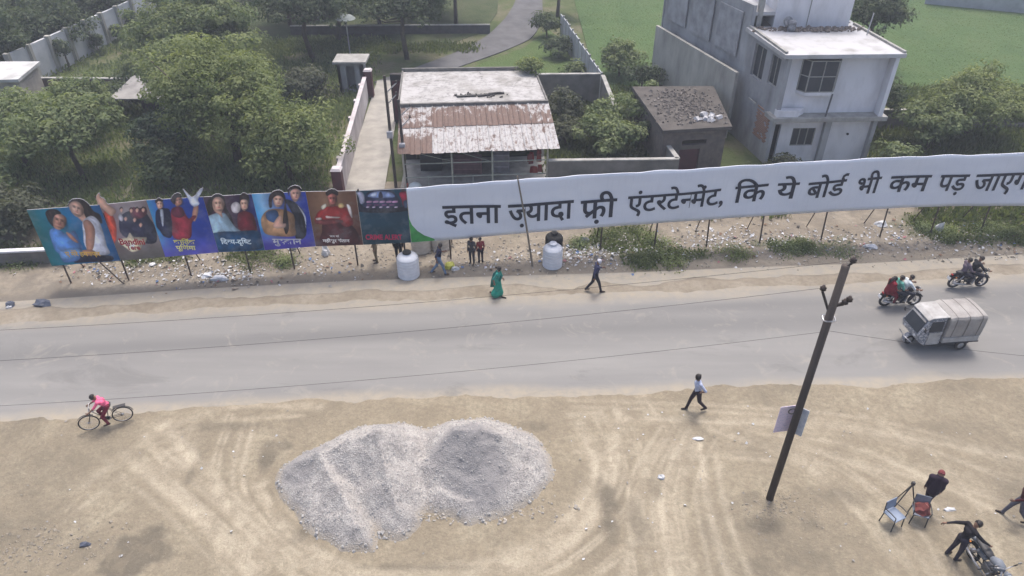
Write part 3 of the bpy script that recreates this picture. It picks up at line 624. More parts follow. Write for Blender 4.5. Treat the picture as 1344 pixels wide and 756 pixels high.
    used = np.unique(Q); rm = np.full(nx_ * ny_, -1); rm[used] = np.arange(len(used)); Q = rm[Q]; n_ = bnorm(-10); L0 = Vector(hoard.location)
    co = np.stack([Xg, BY0 + .115 * (Xg - BX0), Zg], -1).reshape(-1, 3)[used] + np.array(n_) * .032 - np.array(L0); cl = np.concatenate([lin(col), np.ones(col.shape[:2] + (1,))], -1).reshape(-1, 4)[used]
    me = bpy.data.meshes.new('poster_panel'); me.from_pydata(co.tolist(), [], Q.tolist()); me.materials.append(PRINT); me.materials.append(FRAME)
    at_ = me.color_attributes.new('print', 'FLOAT_COLOR', 'POINT'); at_.data.foreach_set('color', cl.astype(np.float32).ravel()); me.update()
    o = bpy.data.objects.new('poster_panel', me); COL.objects.link(o); o.parent = hoard; sm = o.modifiers.new('thickness', 'SOLIDIFY'); sm.thickness = .045; sm.offset = -1; sm.material_offset = 1; sm.material_offset_rim = 1; PANELS.append(o)
def poster_text(panel, zoom, tokens, xa, xb, yb, hpx, rgb, bold=.02, name='title_lettering'):
    x0, y0, s = ZO[zoom]; a = on_board(x0 + xa / s, y0 + yb / s); b = on_board(x0 + xb / s, y0 + yb / s); t = on_board(x0 + xa / s, y0 + (yb - hpx) / s)
    _dep[0] = .038
    text_mesh(name, tokens, a[0], b[0], a[1], t[1] - a[1], ink(rgb), PANELS[panel], _dep[0], bold=bold, z1=b[1] + (a[1] - b[1]) * .0)
_dep[0] = .036
for a in [(0, 'A', ['ऐ मेरे हमसफ़र'], 395, 705, 655, 36, (236, 190, 80)), (1, 'A', ['Bandini'], 880, 1110, 552, 48, (176, 40, 48)), (1, 'A', ['Tere'], 945, 1065, 598, 36, (176, 40, 48)),
          (2, 'B', ['का', 'ित', ('reph',), 'क'], 296, 505, 600, 36, (236, 226, 120)), (2, 'B', ['पू', 'िण', ('reph',), 'मा'], 320, 510, 660, 38, (240, 232, 150)),
          (3, 'B', ['िद', ('half', 'व', .17), 'य-', 'दृ', 'ि', ('half', 'ष', .17), 'ट'], 765, 1060, 602, 42, (225, 240, 250)),
          (4, 'C', ['मु', ('half', 'स', .17), 'कान'], 220, 500, 640, 50, (206, 206, 216)), (5, 'C', ['जय मां'], 780, 870, 572, 16, (230, 225, 220)), (5, 'C', ['महीसुर संतान'], 712, 975, 622, 26, (244, 240, 236)),
          (6, 'D', ['CRIME ALERT'], 190, 552, 672, 44, (190, 40, 84))]: poster_text(*a, bold=.03)

# ---- posts: one each, an angle-iron leg set in the verge with a raking stay behind
def post(parent, x, ztop, lean=0.0, stay=True, x2=None):
    mb = MB(); xb = x if x2 is None else x2
    mb.tube([bpos(xb, -.25, -.075), bpos(x, ztop, -.085)], .04, 6); mb.build('post', STEEL, parent, world=True)
    if stay:
        mb = MB(); mb.tube([bpos(x + .1, -.2, -1.5), bpos(x, ztop * .72, -.10)], .028, 6); mb.build('stay', STEEL, parent, world=True)
for px, py, st in ((92, 376, 1), (167, 372, 1), (250, 366, 1), (330, 357, 1), (387, 355, 1), (470, 350, 0), (533, 347, 0)):
    post(hoard, G(px, py).x, 3.85, stay=st)
mb = MB(); a = on_board(162, 341); mb.tube([bpos(on_board(130, 343)[0], 1.25, .06), bpos(G(164, 374).x, -.1, .22)], .03, 6); mb.build('stay', STEEL, hoard, world=True)
for zz in (1.35, 2.6, 3.9):
    mb = MB(); mb.tube([bpos(EDX[0] + .1, zz - .05, -.055), bpos(EDX[-1] - .05, zz + .05, -.055)], .022, 5); mb.build('rail', STEEL, hoard, world=True)

ban = thing('banner_hoarding', bpos(8, 0), 'very long white banner with bold dark Devanagari slogan on thin posts', 'billboard')
TP = [(537, 247), (600, 242), (700, 234), (800, 228), (900, 222), (1000, 216), (1060, 212), (1150, 207.5), (1250, 203.5), (1344, 201)]
BP = [(537, 318), (590, 314.5), (700, 304.5), (800, 297), (900, 290), (1000, 283), (1100, 277), (1200, 271.5), (1260, 270), (1344, 270)]
tw = [on_board(*p) for p in TP]; bw = [on_board(*p) for p in BP]
tw.append((29, tw[-1][1] - .05)); bw.append((29, bw[-1][1] - .1)); tw.append((35, tw[-1][1])); bw.append((35, bw[-1][1]))
ztop = lambda x: np.interp(x, [q[0] for q in tw], [q[1] for q in tw]); zbot = lambda x: np.interp(x, [q[0] for q in bw], [q[1] for q in bw])
def bulge(x, z):
    zn = (z - float(zbot(x))) / 2.9
    e = min(1.0, max(0.0, (x - EDX[-1]) * 2))
    return e * (.06 * math.sin(x * .9 + 1) * math.sin(zn * 3.1) + .012 * math.sin(x * 2.3 + zn * 2.0) + .004 * math.sin(x * 5.3 - zn * 4))
xs = np.linspace(EDX[-1] + .01, 34.5, 300); NZ = 14; mb = MB(); vs = []; fs = []
for x in xs:
    for side in (.03, -.015):
        for j in range(NZ + 1):
            a, b = float(zbot(x)), float(ztop(x)); z = a + (b - a) * j / NZ
            if j == NZ: z += .03 * math.sin(x * 2.6) * math.sin(x * .7)
            vs.append(bpos(x, z, side + bulge(x, z)))
K = 2 * (NZ + 1)
for i in range(len(xs) - 1):
    for j in range(NZ):
        p = i * K + j; fs.append((p, p + K, p + K + 1, p + 1)); q = p + NZ + 1; fs.append((q + 1, q + K + 1, q + K, q))
    fs.append((i * K + NZ, (i + 1) * K + NZ, (i + 1) * K + K - 1, i * K + K - 1)); fs.append((i * K + NZ + 1, (i + 1) * K + NZ + 1, (i + 1) * K, i * K))
mb.add(vs, fs)
def banner_mat():
    n = NT('white_vinyl'); f = n.noise(.6, 5, stretch=(.4, 1, 1.5)); g = n.noise(9, 4, stretch=(1, 1, .15))
    col = n.ramp(f, [(.35, (.70, .73, .80)), (.65, (.63, .66, .74))]); col = n.mix(n.ramp(g, [(.5, (0, 0, 0)), (.8, (.25, .25, .25))]), col, (.50, .53, .60)); return n.done(col, .55, spec=.3)
sheet_o = mb.build('banner_sheet', banner_mat(), ban, smooth=True, world=True)
x0, y0, s = ZO['D']
sw = [(609, 415), (622, 470), (650, 530), (700, 585), (770, 632), (872, 668)]
swl = [on_board(x0 + a / s, y0 + b / s) for a, b in sw]; mb = MB(); n_ = len(swl)
lo = [(max(x, EDX[-1] + .012), float(zbot(x)) + .012) for x, z in swl]
mb.add([bpos(x, z, .036 + bulge(x, z)) for x, z in swl] + [bpos(x, z, .036 + bulge(x, z)) for x, z in lo], [(n_ + i, n_ + i + 1, i + 1, i) for i in range(n_ - 1)])
mb.build('green_corner', ink((66, 150, 78)), ban, world=True)
INK = M('slogan_ink', srgb(34, 38, 52), srgb(44, 48, 62), 3, .5)
WORDS = [(['इतना'], 581, 656, 271, 294, 268.5), ([('half', 'ज़', .165), 'यादा'], 667, 752, 268, 291, 262.5), ([('half', 'फ़', .0), ('rakar', .33), 'ी'], 763, 809, 264, 287, 261), (['एंटरटे', ('half', 'न', .165), 'मेंट,'], 825, 953, 258, 278, 247),
         (['िक'], 966, 1008, 245.5, 266, 241.5), (['ये'], 1022, 1048, 241, 261, 239), (['बोड', ('reph',)], 1061, 1110, 239, 259, 234.5), (['भी'], 1126, 1157, 234, 254, 232), (['कम'], 1171, 1222, 232, 252, 229.5), (['पड़'], 1235, 1271, 229.5, 249.5, 228), (['जाएगा'], 1281, 1364, 228, 249, 226.5)]
for tk, xa, xb, yt, yb, yt2 in WORDS:
    t0 = on_board(xa, yt); b0 = on_board(xa, yb); t1 = on_board(xb, yt2); h = t0[1] - b0[1]
    text_mesh('slogan_word', tk, t0[0], t1[0], t0[1] - h, h, INK, ban, .052, surf=bulge, bold=.016, z1=t1[1] - h)
for px, py, pt in ((592, 342, 592), (788, 333, 794), (860, 333, 874), (930, 330, 949), (998, 322, 1018), (1075, 312, 1095), (1158, 316, 1182), (1222, 310, 1236), (1285, 303, 1300)):
    g = G(px, py); xt = g.x - .25 * (px > 900); post(ban, xt, float(ztop(g.x)) - .15, x2=g.x)
for x in (28.5, 32.5): post(ban, x, 4.0)
for k in (.06, .5, .94):
    pts = [bpos(x, float(zbot(x)) * (1 - k) + float(ztop(x)) * k, -.06 - .045) for x in np.linspace(EDX[-1] + .1, 34.4, 24)]
    mb = MB(); mb.tube(pts, .022, 5); mb.build('rail', STEEL, ban, world=True)
BAMBOO = M('weathered_bamboo', (.22, .19, .15), (.14, .12, .10), 8, .8)
mb = MB(); g = G(700, 350); tp = atY(679, 234, g.y + .25); mb.tube([(g.x, g.y, -.2), (g.x * .5 + tp.x * .5 + .02, g.y + .13, tp.z / 2), (tp.x, tp.y, tp.z + .1)], [.05, .045, .035], 7)
o = mb.build('bamboo_pole', BAMBOO); tag(o, 'thin dark wooden pole leaning against front of the long white banner', 'pole')
# ================================================================== BUILDINGS AND WALLS
PLAST_G = M('grey_plaster', (.40, .41, .43), (.19, .19, .20), .8, .9, .35, 14, lo=.3, hi=.72, stretch=(1, 1, .45))
PLAST_W = M('white_plaster', (.68, .68, .72), (.44, .44, .46), 1.1, .85, .2, 14, lo=.42, hi=.85, stretch=(1, 1, .4))
PLAST_P = M('stained_pale_plaster', (.43, .42, .385), (.25, .245, .225), .9, .9, .3, 12, lo=.35, hi=.7, stretch=(1, 1, .35))
ROOFW = M('whitewashed_roof', (.46, .46, .475), (.27, .265, .255), .8, .85, .3, 10, lo=.48, hi=.75)
CEMENT = M('cement_edge', (.36, .355, .34), (.24, .235, .22), 2, .9, .3, 20)
DARKIN = M('dark_interior', (.035, .034, .036), (.055, .05, .05), 2, .9)  # near-black colour stands in for the shade inside rooms and openings
GLASS = M('dark_glass', (.03, .036, .045), (.05, .055, .065), 1, .3, spec=.3)
BRICKM = M('old_brickwork', (.16, .135, .12), (.10, .09, .085), 3, .95, .5, 25)
MAROON = M('maroon_paint', (.10, .035, .045), (.07, .03, .035), 3, .7)
def wall_boxes(mb, p0, p1, z0, z1, ops=(), th=.22, mi=None, side=1):
    """upright wall from p0 to p1 with rectangular openings (u0,u1,v0,v1); its outer face is on the line, thickness goes to the left of p0->p1 if side=1"""
    a = Vector((p0[0], p0[1])); d = Vector((p1[0] - p0[0], p1[1] - p0[1])); L = d.length; d /= L; n = Vector((-d.y, d.x)) * side
    us = sorted({0.0, L, *[o[0] for o in ops], *[o[1] for o in ops]})
    for u0, u1 in zip(us[:-1], us[1:]):
        cut = sorted((o[2], o[3]) for o in ops if o[0] <= u0 + 1e-6 and o[1] >= u1 - 1e-6); z = z0; seg = []
        for c0, c1 in cut:
            if c0 > z: seg.append((z, c0))
            z = max(z, c1)
        if z < z1: seg.append((z, z1))
        for s0, s1 in seg:
            q = [a + d * u0, a + d * u1, a + d * u1 + n * th, a + d * u0 + n * th]
            if side < 0: q = q[::-1]
            mb.prism(q, s0, s1, mi)
    return a, d, n
def window(parent, a, d, n, u0, u1, v0, v1, nu, nv, frame, depth=.08, name='window'):
    """a frame with mullions and one pane per light, set inside the opening"""
    mb = MB(); t = .045
    def bar(ua, ub, va, vb, dep=.05):
        q = [a + d * ua + n * (depth - .03), a + d * ub + n * (depth - .03), a + d * ub + n * (depth + dep), a + d * ua + n * (depth + dep)]
        if (d.x * n.y - d.y * n.x) < 0: q = q[::-1]
        mb.prism(q, va, vb)
    bar(u0, u1, v0, v0 + t); bar(u0, u1, v1 - t, v1); bar(u0, u0 + t, v0 + t, v1 - t); bar(u1 - t, u1, v0 + t, v1 - t)
    wu, hv = (u1 - u0), (v1 - v0)
    for i in range(1, nu): c = u0 + wu * i / nu; bar(c - t / 2, c + t / 2, v0 + t, v1 - t, .045)
    for j in range(1, nv): c = v0 + hv * j / nv; bar(u0 + t, u1 - t, c - t / 2, c + t / 2, .04)
    w = mb.build(name, frame, parent, world=True)
    for i in range(nu):
        for j in range(nv):
            m2 = MB(); ua, ub = u0 + wu * i / nu + .03, u0 + wu * (i + 1) / nu - .03; va, vb = v0 + hv * j / nv + .03, v0 + hv * (j + 1) / nv - .03
            p = [a + d * ua + n * (depth + .006), a + d * ub + n * (depth + .006), a + d * ub + n * (depth + .012), a + d * ua + n * (depth + .012)]
            if (d.x * n.y - d.y * n.x) < 0: p = p[::-1]
            m2.prism(p, va, vb); m2.build('pane', GLASS, w, world=True)
    return w
def box_part(name, parent, mat, x0, x1, y0, y1, z0, z1, bevel=0):
    mb = MB(); mb.box(((x0 + x1) / 2, (y0 + y1) / 2, (z0 + z1) / 2), (x1 - x0, y1 - y0, z1 - z0)); return mb.build(name, mat, parent, world=True, bevel=bevel)

# ------------------------------------------------------------------ the house on the right
house = thing('house', (17.5, 38.6, 0), 'unfinished grey and white house with bay window and flat white roof', 'house')
FL, FR, L2, L3, BR = (14.72, 38.55), (20.75, 38.75), (13.85, 42.95), (10.6, 52.6), (20.4, 53.0)
mb = MB(); a, d, n = wall_boxes(mb, L2, FL, -.1, 6.3, [(1.0, 2.35, 4.1, 5.95), (3.0, 4.0, 4.35, 5.95)]); mb.build('side_wall', PLAST_G, house, world=True)
window(house, a, d, n, 3.0, 4.0, 4.35, 5.95, 2, 1, CEMENT, .10)
window(house, a, d, n, 1.0, 2.35, 4.1, 5.95, 2, 1, CEMENT, .14)
mb = MB(); mb.box((14.02, 40.6, 3.0), (.06, .9, .10), (0, 0, R(11))); mb.build('ledge', CEMENT, house, world=True)
# exposed brick patch low on the grey wall: each brick its own piece
bricks = M('bare_brick', (.34, .20, .15), (.26, .17, .13), 2, .95, .4, 30); proto = None; br = random.Random(8)
for r in range(17):
    for c in range(6):
        if br.random() < .12 + .3 * (r > 13) * (c > 3): continue
        u = 2.75 + c * .24 + (.12 if r % 2 else 0); z = 1.15 + r * .105; p = a + d * u - n * .012
        if proto is None:
            m2 = MB(); m2.box((0, 0, 0), (.225, .05, .088)); proto = m2.build('brick', bricks, house); bo = proto
        else: bo = proto.copy(); COL.objects.link(bo); bo.parent = house
        bo.location = (p.x - 17.5, p.y - 38.6, z); bo.rotation_euler = (0, 0, math.atan2(d.y, d.x))
# rear wing: long blank grey wall with parapet
mb = MB(); wall_boxes(mb, L3, L2, -.1, 7.75); mb.build('rear_side_wall', PLAST_G, house, world=True)
mb = MB()
for u, zz in ((.06, 4.4), (.36, 4.4), (.66, 4.4)):
    q = Vector(L2).lerp(Vector(L3), u + .13); mb = MB(); mb.box((q[0] - .1, q[1], 5.9), (.05, 2.4, 2.6), (0, 0, R(18.6))); mb.build('plaster_panel', M('patchy_plaster', (.36, .37, .40), (.22, .225, .24), 1.2, .9, .3, 14), house, world=True)
mb = MB(); mb.prism([(13.9, 43.1), (19.6, 43.25), (19.9, 52.9), (10.9, 52.5)], 7.15, 7.35); mb.build('rear_roof', ROOFW, house, world=True)
mb = MB(); wall_boxes(mb, FR, BR, -.1, 6.3); wall_boxes(mb, BR, L3, -.1, 7.5); mb.build('back_wall', PLAST_G, house, world=True)
# ground floor front, set back under the slab
mb = MB(); a, d, n = wall_boxes(mb, (14.95, 38.85), (20.6, 39.05), -.1, 2.78, [(.0, .42, -.1, 2.3), (1.15, 2.5, .95, 2.05)]); mb.build('ground_floor_wall', PLAST_W, house, world=True)
window(house, a, d, n, 1.15, 2.5, .95, 2.05, 3, 1, CEMENT)
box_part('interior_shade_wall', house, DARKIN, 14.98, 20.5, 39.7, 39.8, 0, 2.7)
mb = MB(); mb.box((17.95, 38.78, 1.35), (.34, .3, 2.8)); mb.build('pilaster', PLAST_G, house, world=True)
mb = MB(); mb.lathe([(.07, 0), (.07, .05)], 12, (19.3, 38.9, 1.7), (R(90), 0, 0)); mb.build('vent_hole', DARKIN, house, world=True)
mb = MB(); mb.prism([(14.55, 38.05), (21.0, 38.3), (20.95, 39.3), (14.35, 39.1)], 2.72, 2.98); mb.build('floor_slab', CEMENT, house, world=True, bevel=.02)
mb = MB(); mb.prism([(14.75, 38.2), (15.9, 38.24), (16.4, 38.75), (14.7, 38.7)], 2.985, 3.35); mb.build('balcony_kerb', PLAST_W, house, world=True)
# first floor front: white wall between fins, three-sided bay window
mb = MB(); a, d, n = wall_boxes(mb, (14.95, 38.8), (20.6, 39.0), 2.985, 6.25, [(.75, 2.85, 4.3, 6.1)]); mb.build('first_floor_wall', PLAST_W, house, world=True)
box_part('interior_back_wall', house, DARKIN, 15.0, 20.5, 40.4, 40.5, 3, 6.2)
mb = MB(); mb.prism([(20.45, 38.35), (20.68, 38.36), (20.68, 38.97), (20.45, 38.97)], 2.985, 6.25); mb.build('side_fin', PLAST_W, house, world=True)
mb = MB(); mb.prism([(14.74, 38.35), (14.94, 38.36), (14.94, 38.79), (14.70, 38.79)], 2.985, 6.25); mb.build('side_fin', PLAST_G, house, world=True)
bay = [(15.7, 38.8), (16.05, 38.35), (17.6, 38.4), (17.85, 38.88)]
for (p, q), (nu, nv) in zip(zip(bay[:-1], bay[1:]), ((1, 2), (2, 2), (1, 2))):
    a2 = Vector(p); d2 = Vector((q[0] - p[0], q[1] - p[1])); L = d2.length; d2 /= L; n2 = Vector((-d2.y, d2.x)); window(house, a2, d2, n2, 0, L, 4.35, 6.1, nu, nv, CEMENT, .03, 'bay_window')
mb = MB(); mb.prism(bay, 4.18, 4.345); mb.build('bay_sill', PLAST_W, house, world=True)
mb = MB(); mb.tube([(17.55, 38.30, 4.3), (17.5, 38.33, 2.99)], .05, 8); mb.build('drain_pipe', M('grey_pipe', (.12, .12, .13)), house, world=True)
mb = MB(); mb.prism([(14.45, 38.1), (20.95, 38.3), (20.2, 43.9), (13.65, 43.1)], 6.27, 6.5); rf = mb.build('roof_slab', [ROOFW], house, world=True, bevel=.02)
mb = MB(); wall_boxes(mb, (20.93, 38.4), (20.2, 43.6), 6.505, 6.62, th=.15); mb.build('roof_kerb', CEMENT, house, world=True); mb = MB(); wall_boxes(mb, (13.8, 43.0), (14.48, 38.3), 6.505, 6.62, th=.15); mb.build('roof_kerb', CEMENT, house, world=True)
mb = MB(); a, d, n = wall_boxes(mb, (15.2, 43.05), (19.65, 43.25), 6.505, 9.7, [(1.6, 2.4, 8.6, 9.4)]); wall_boxes(mb, (19.65, 43.25), (19.75, 50.5), 6.505, 9.7); wall_boxes(mb, (15.0, 50.5), (15.2, 43.05), 6.505, 9.7); wall_boxes(mb, (19.75, 50.5), (15, 50.5), 6.505, 9.7); mb.build('upper_storey_wall', PLAST_W, house, world=True)
window(house, a, d, n, 1.6, 2.4, 8.6, 9.4, 2, 1, CEMENT)
mb = MB(); mb.prism([(14.9, 42.7), (20.0, 42.9), (20.1, 50.8), (14.7, 50.8)], 9.72, 9.9); mb.build('upper_roof', ROOFW, house, world=True)
mb = MB(); mb.box((14.35, 43.25, 8.0), (.3, .3, 3.1)); mb.build('corner_column', CEMENT, house, world=True)
mb = MB(); mb.tube([(17.1, 43.0, 9.6), (17.1, 43.0, 6.55)], .03, 6); mb.build('drain_pipe', CEMENT, house, world=True)
mb = MB(); mb.tube([(20.1, 41.6, 6.5), (20.15, 41.6, 7.7)], .035, 6); mb.build('antenna_rod', M('pale_pipe', (.5, .5, .52)), house, world=True)
mb = MB(); mb.lathe([(.22, 0), (.24, .1), (.24, .45), (.16, .55)], 14, (16.0, 42.3, 6.55)); mb.lathe([(.3, 0), (.3, .12)], 14, (15.8, 42.5, 6.95), (R(60), 0, .4)); o = mb.build('roof_drum', M('grey_drum', (.3, .31, .33), (.12, .12, .13), 5)); tag(o, 'small grey drum and dish standing on the flat house roof', 'drum')
def rubble(name, cx, cy, z, sx, sy, n, mat, label, cat='rubble', s=(.05, .16), kind='stuff', seed=1, box=None):
    rr = random.Random(seed); mb = MB()
    for i in range(n):
        q = rr.uniform(*s); x = cx + rr.gauss(0, .45) * sx; y = cy + rr.gauss(0, .45) * sy
        if abs(x - cx) > sx * 1.1 or abs(y - cy) > sy * 1.0: continue
        if box and not (box[0] < x < box[1] and box[2] < y < box[3]): continue
        zz = z(x, y) if callable(z) else z
        mb.box((x, y, zz + q * .25), (q * rr.uniform(.6, 1.6), q * rr.uniform(.6, 1.4), q * rr.uniform(.4, 1)), (rr.uniform(-.6, .6), rr.uniform(-.6, .6), rr.uniform(0, 3)), taper=rr.uniform(.5, .95))
    o = mb.build(name, mat); tag(o, label, cat, kind=kind); return o
RUB = M('broken_masonry', (.26, .22, .19), (.14, .12, .105), 4, .95, .5, 20)
rubble('roof_rubble', 17.3, 42.55, 6.52, 3.2, .45, 420, RUB, 'strip of broken masonry along the back of the white house roof', seed=4)
# pale stained boundary wall hugging the house
w2 = thing('boundary_wall', (12, 46, 0), 'pale stained boundary wall running along the grey house', 'wall')
mb = MB(); wall_boxes(mb, (10.05, 51.6), (13.25, 42.1), -.1, 4.15, th=.2); mb.build('wall', PLAST_P, w2, world=True)
# ------------------------------------------------------------------ derelict outbuilding
outb = thing('outbuilding', (10, 39.5, 0), 'derelict low brick outbuilding with rubble strewn flat roof', 'outbuilding')
O1, O2, O3, O4 = (8.35, 37.05), (11.9, 37.55), (12.25, 43.3), (7.6, 43.2)
mb = MB(); a, d, n = wall_boxes(mb, O1, O2, -.1, 2.6, [(1.1, 2.5, 1.75, 2.05), (1.0, 2.2, -.1, 1.5)]); wall_boxes(mb, O2, O3, -.1, 2.6); wall_boxes(mb, O3, O4, -.1, 2.6); wall_boxes(mb, O4, O1, -.1, 2.6); mb.build('wall', BRICKM, outb, world=True)
mb = MB(); q = a + d * 1.0 + n * .12; q2 = a + d * 2.2 + n * .12; mb.prism([q, q2, q2 + n * .05, q + n * .05], -.05, 1.5); mb.build('door', MAROON, outb, world=True)
mb = MB(); mb.prism([(8.2, 36.8), (12.1, 37.35), (12.45, 43.5), (7.4, 43.4)], 2.62, 2.82); mb.build('roof', M('dirty_roof', (.105, .095, .088), (.065, .06, .056), 1.5, .95, .5, 12), outb, world=True)
rubble('debris', 10.0, 40.3, 2.83, 2.5, 3.4, 620, M('roof_debris', (.20, .18, .165), (.09, .08, .075), 4), 'loose brick debris covering the outbuilding roof', seed=6, s=(.04, .14), box=(8.0, 12.1, 37.5, 43.1))
rubble('debris', 10.9, 38.4, 2.84, 1.3, .9, 20, M('white_scrap', (.5, .5, .52), (.36, .36, .38), 6), 'white scraps lying among the debris on the outbuilding roof', seed=7, s=(.10, .32), box=(8.5, 12.0, 37.5, 41))

# ------------------------------------------------------------------ walls
def garden_wall(name, pts, h, mat, label, th=.2, cap=True, piers=0, pier_mat=None, capmat=None):
    c = Vector(pts[0]); t = thing(name, (c[0], c[1], 0), label, 'wall')
    for p, q in zip(pts[:-1], pts[1:]):
        mb = MB(); wall_boxes(mb, p, q, -.15, h, th=th); mb.build('wall', mat, t, world=True)
        if cap:
            dd = (Vector(q) - Vector(p)).normalized(); n = Vector((-dd.y, dd.x)); pp = Vector(p) - n * .03; qq = Vector(q) - n * .03
            mb = MB(); mb.prism([pp, qq, qq + n * (th + .06), pp + n * (th + .06)], h + .003, h + .07); mb.build('coping', capmat or CEMENT, t, world=True)
        for k in range(piers):
            u = (k + .5) / piers; c = Vector(p).lerp(Vector(q), u); mb = MB(); mb.box((c[0], c[1], h / 2), (.32, .32, h + .12), (0, 0, math.atan2(q[1] - p[1], q[0] - p[0]))); mb.build('pier', pier_mat or mat, t, world=True)
    return t
OLDW = M('weathered_wall', (.22, .205, .19), (.13, .125, .115), 1, .95, .4, 10)
garden_wall('compound_wall', [(1.95, 35.2), (8.95, 35.4)], 1.75, OLDW, 'weathered grey compound wall between the tin-roofed shop and outbuilding')
garden_wall('compound_wall', [(9.0, 35.5), (8.25, 41.0)], 1.75, OLDW, 'weathered wall running back from the compound wall corner by the outbuilding')
garden_wall('compound_wall', [(1.6, 47.4), (5.9, 47.5)], 2.1, OLDW, 'dark compound wall behind the shop with lawn beyond')
garden_wall('compound_wall', [(6.35, 41.8), (6.15, 47.3)], 2.1, OLDW, 'old wall end running from lawn corner towards bushes')
SHEETM = M('grey_panel', (.40, .42, .45), (.30, .315, .34), 1.5, .7, .2, 12)
fw = thing('panel_fence', (5, 55, 0), 'light grey panel fence between mown lawn and green field', 'fence')
for i in range(12):
    p = Vector((4.05, 62.3)).lerp(Vector((6.0, 47.7)), i / 12); q = Vector((4.05, 62.3)).lerp(Vector((6.0, 47.7)), (i + .93) / 12)
    mb = MB(); wall_boxes(mb, p, q, -.1, 2.0 + .05 * (i % 3), th=.08); mb.build('panel', SHEETM, fw, world=True)
    mb = MB(); mb.box((q[0] + .05, q[1] - .05, 1.05), (.12, .12, 2.3)); mb.build('post', CEMENT, fw, world=True)
LANEW = M('pinkish_whitewash', (0.540, 0.504, 0.513), (0.378, 0.342, 0.351), 1.5, .85, .2, 12, stretch=(1, 1, .4))
lw = garden_wall('lane_wall', [(-10.15, 48.3), (-9.28, 34.6)], 1.6, LANEW, 'whitewashed lane wall with maroon end pillars', piers=5, pier_mat=LANEW, capmat=LANEW)
for x, y, hh in ((-9.2, 34.3, 1.75), (-9.9, 48.9, 1.9)):
    mb = MB(); mb.box((x, y, hh / 2), (.5, .5, hh)); pl = mb.build('pillar', MAROON, lw, world=True)
    mb = MB(); mb.box((x, y, hh + .06), (.58, .58, .11), taper=.7); mb.build('pillar_cap', LANEW, pl, world=True)
gh = thing('gatehouse', (-11.2, 50.3, 0), 'tiny pale gatehouse with flat slab roof at the end of the lane', 'gatehouse')
mb = MB(); wall_boxes(mb, (-12.2, 49.8), (-10.4, 49.8), -.1, 2.1, [(.6, 1.2, .2, 1.9)]); wall_boxes(mb, (-10.4, 49.8), (-10.4, 51.0), -.1, 2.1); wall_boxes(mb, (-10.4, 51), (-12.2, 51), -.1, 2.1); wall_boxes(mb, (-12.2, 51), (-12.2, 49.8), -.1, 2.1); mb.build('wall', PLAST_G, gh, world=True)
box_part('roof', gh, CEMENT, -12.4, -10.1, 49.5, 51.3, 2.11, 2.27)
WWALL = M('white_mural_wall', (0.540, 0.549, 0.576), (0.306, 0.333, 0.360), .35, .85, .15, 10, lo=.45, hi=.7)
ww = thing('white_wall', (-34, 58, 0), 'long whitewashed wall with dark stains below the dark trees', 'wall')
for i in range(10):
    p = Vector((-31.6, 70.5)).lerp(Vector((-35.2, 50.2)), i / 10); q = Vector((-31.6, 70.5)).lerp(Vector((-35.2, 50.2)), (i + .985) / 10)
    mb = MB(); wall_boxes(mb, p, q, -.1, 2.5, th=.2, side=-1); mb.build('wall_bay', WWALL, ww, world=True)
    mb = MB(); mb.box((q[0] + .04, q[1], 1.28), (.34, .3, 2.7)); mb.build('pier', PLAST_P, ww, world=True)
garden_wall('brown_wall', [(-33.5, 48.4), (-23.5, 48.2)], 1.5, M('brown_wall_paint', (.14, .10, .095), (.09, .075, .07), 1, .9, .3, 10), 'low brown wall behind the left trees')
hut = thing('hut', (-34.5, 47, 0), 'low pale hut with flat grey roof beside the brown wall', 'hut')
mb = MB(); wall_boxes(mb, (-38.5, 44.6), (-31.6, 45.2), -.1, 2.5, [(1.5, 2.4, -.1, 1.9)]); wall_boxes(mb, (-31.6, 45.2), (-32.0, 48.2), -.1, 2.5); wall_boxes(mb, (-32, 48.2), (-38.5, 48), -.1, 2.5); mb.build('wall', M('cream_plaster', (.46, .42, .36), (.33, .30, .27), 1, .9, .3, 12), hut, world=True)
mb = MB(); mb.prism([(-38.7, 44.4), (-31.4, 45.0), (-31.8, 48.4), (-38.7, 48.3)], 2.51, 2.7); mb.build('roof', M('pale_slab', (.55, .55, .55), (.36, .36, .35), 1, .9, .2), hut, world=True)
shed = thing('lean_to_shed', (-23.6, 45, 0), 'open lean-to shed with tilted grey sheet roof under trees', 'shed')
mb = MB(); mb.prism([(-25.6, 44.2), (-21.6, 44.2), (-21.8, 46.9), (-25.0, 46.9)], [1.65, 1.65, 2.2, 2.2], [1.72, 1.72, 2.27, 2.27]); mb.build('roof', M('grey_tin', (.30, .29, .28), (.2, .19, .185), 1.5, .7), shed, world=True)
for x, y in ((-25.3, 44.4), (-21.9, 44.4), (-24.8, 46.7), (-22.0, 46.7)):
    mb = MB(); mb.tube([(x, y, -.1), (x, y, 1.66 if y < 45 else 2.2)], .06, 6); mb.build('post', BAMBOO, shed, world=True)
mb = MB(); wall_boxes(mb, (-22.6, 44.7), (-21.7, 44.7), -.1, 1.6); mb.build('wall', PLAST_P, shed, world=True)
mb = MB(); wall_boxes(mb, (-24.9, 46.6), (-22.0, 46.6), -.1, 2.0); mb.build('back_wall', BRICKM, shed, world=True)
garden_wall('field_wall', [(22.2, 43.6), (48, 42.6)], 1.2, OLDW, 'long low dark wall at the near edge of the green field')
garden_wall('far_field_wall', [(40, 73), (66, 62)], 2.2, SHEETM, 'pale grey wall at the far corner of the green field')
kd = thing('broken_kerb_wall', (-25, 28.3, 0), 'short white-edged concrete culvert wall beside the poster hoarding', 'wall')
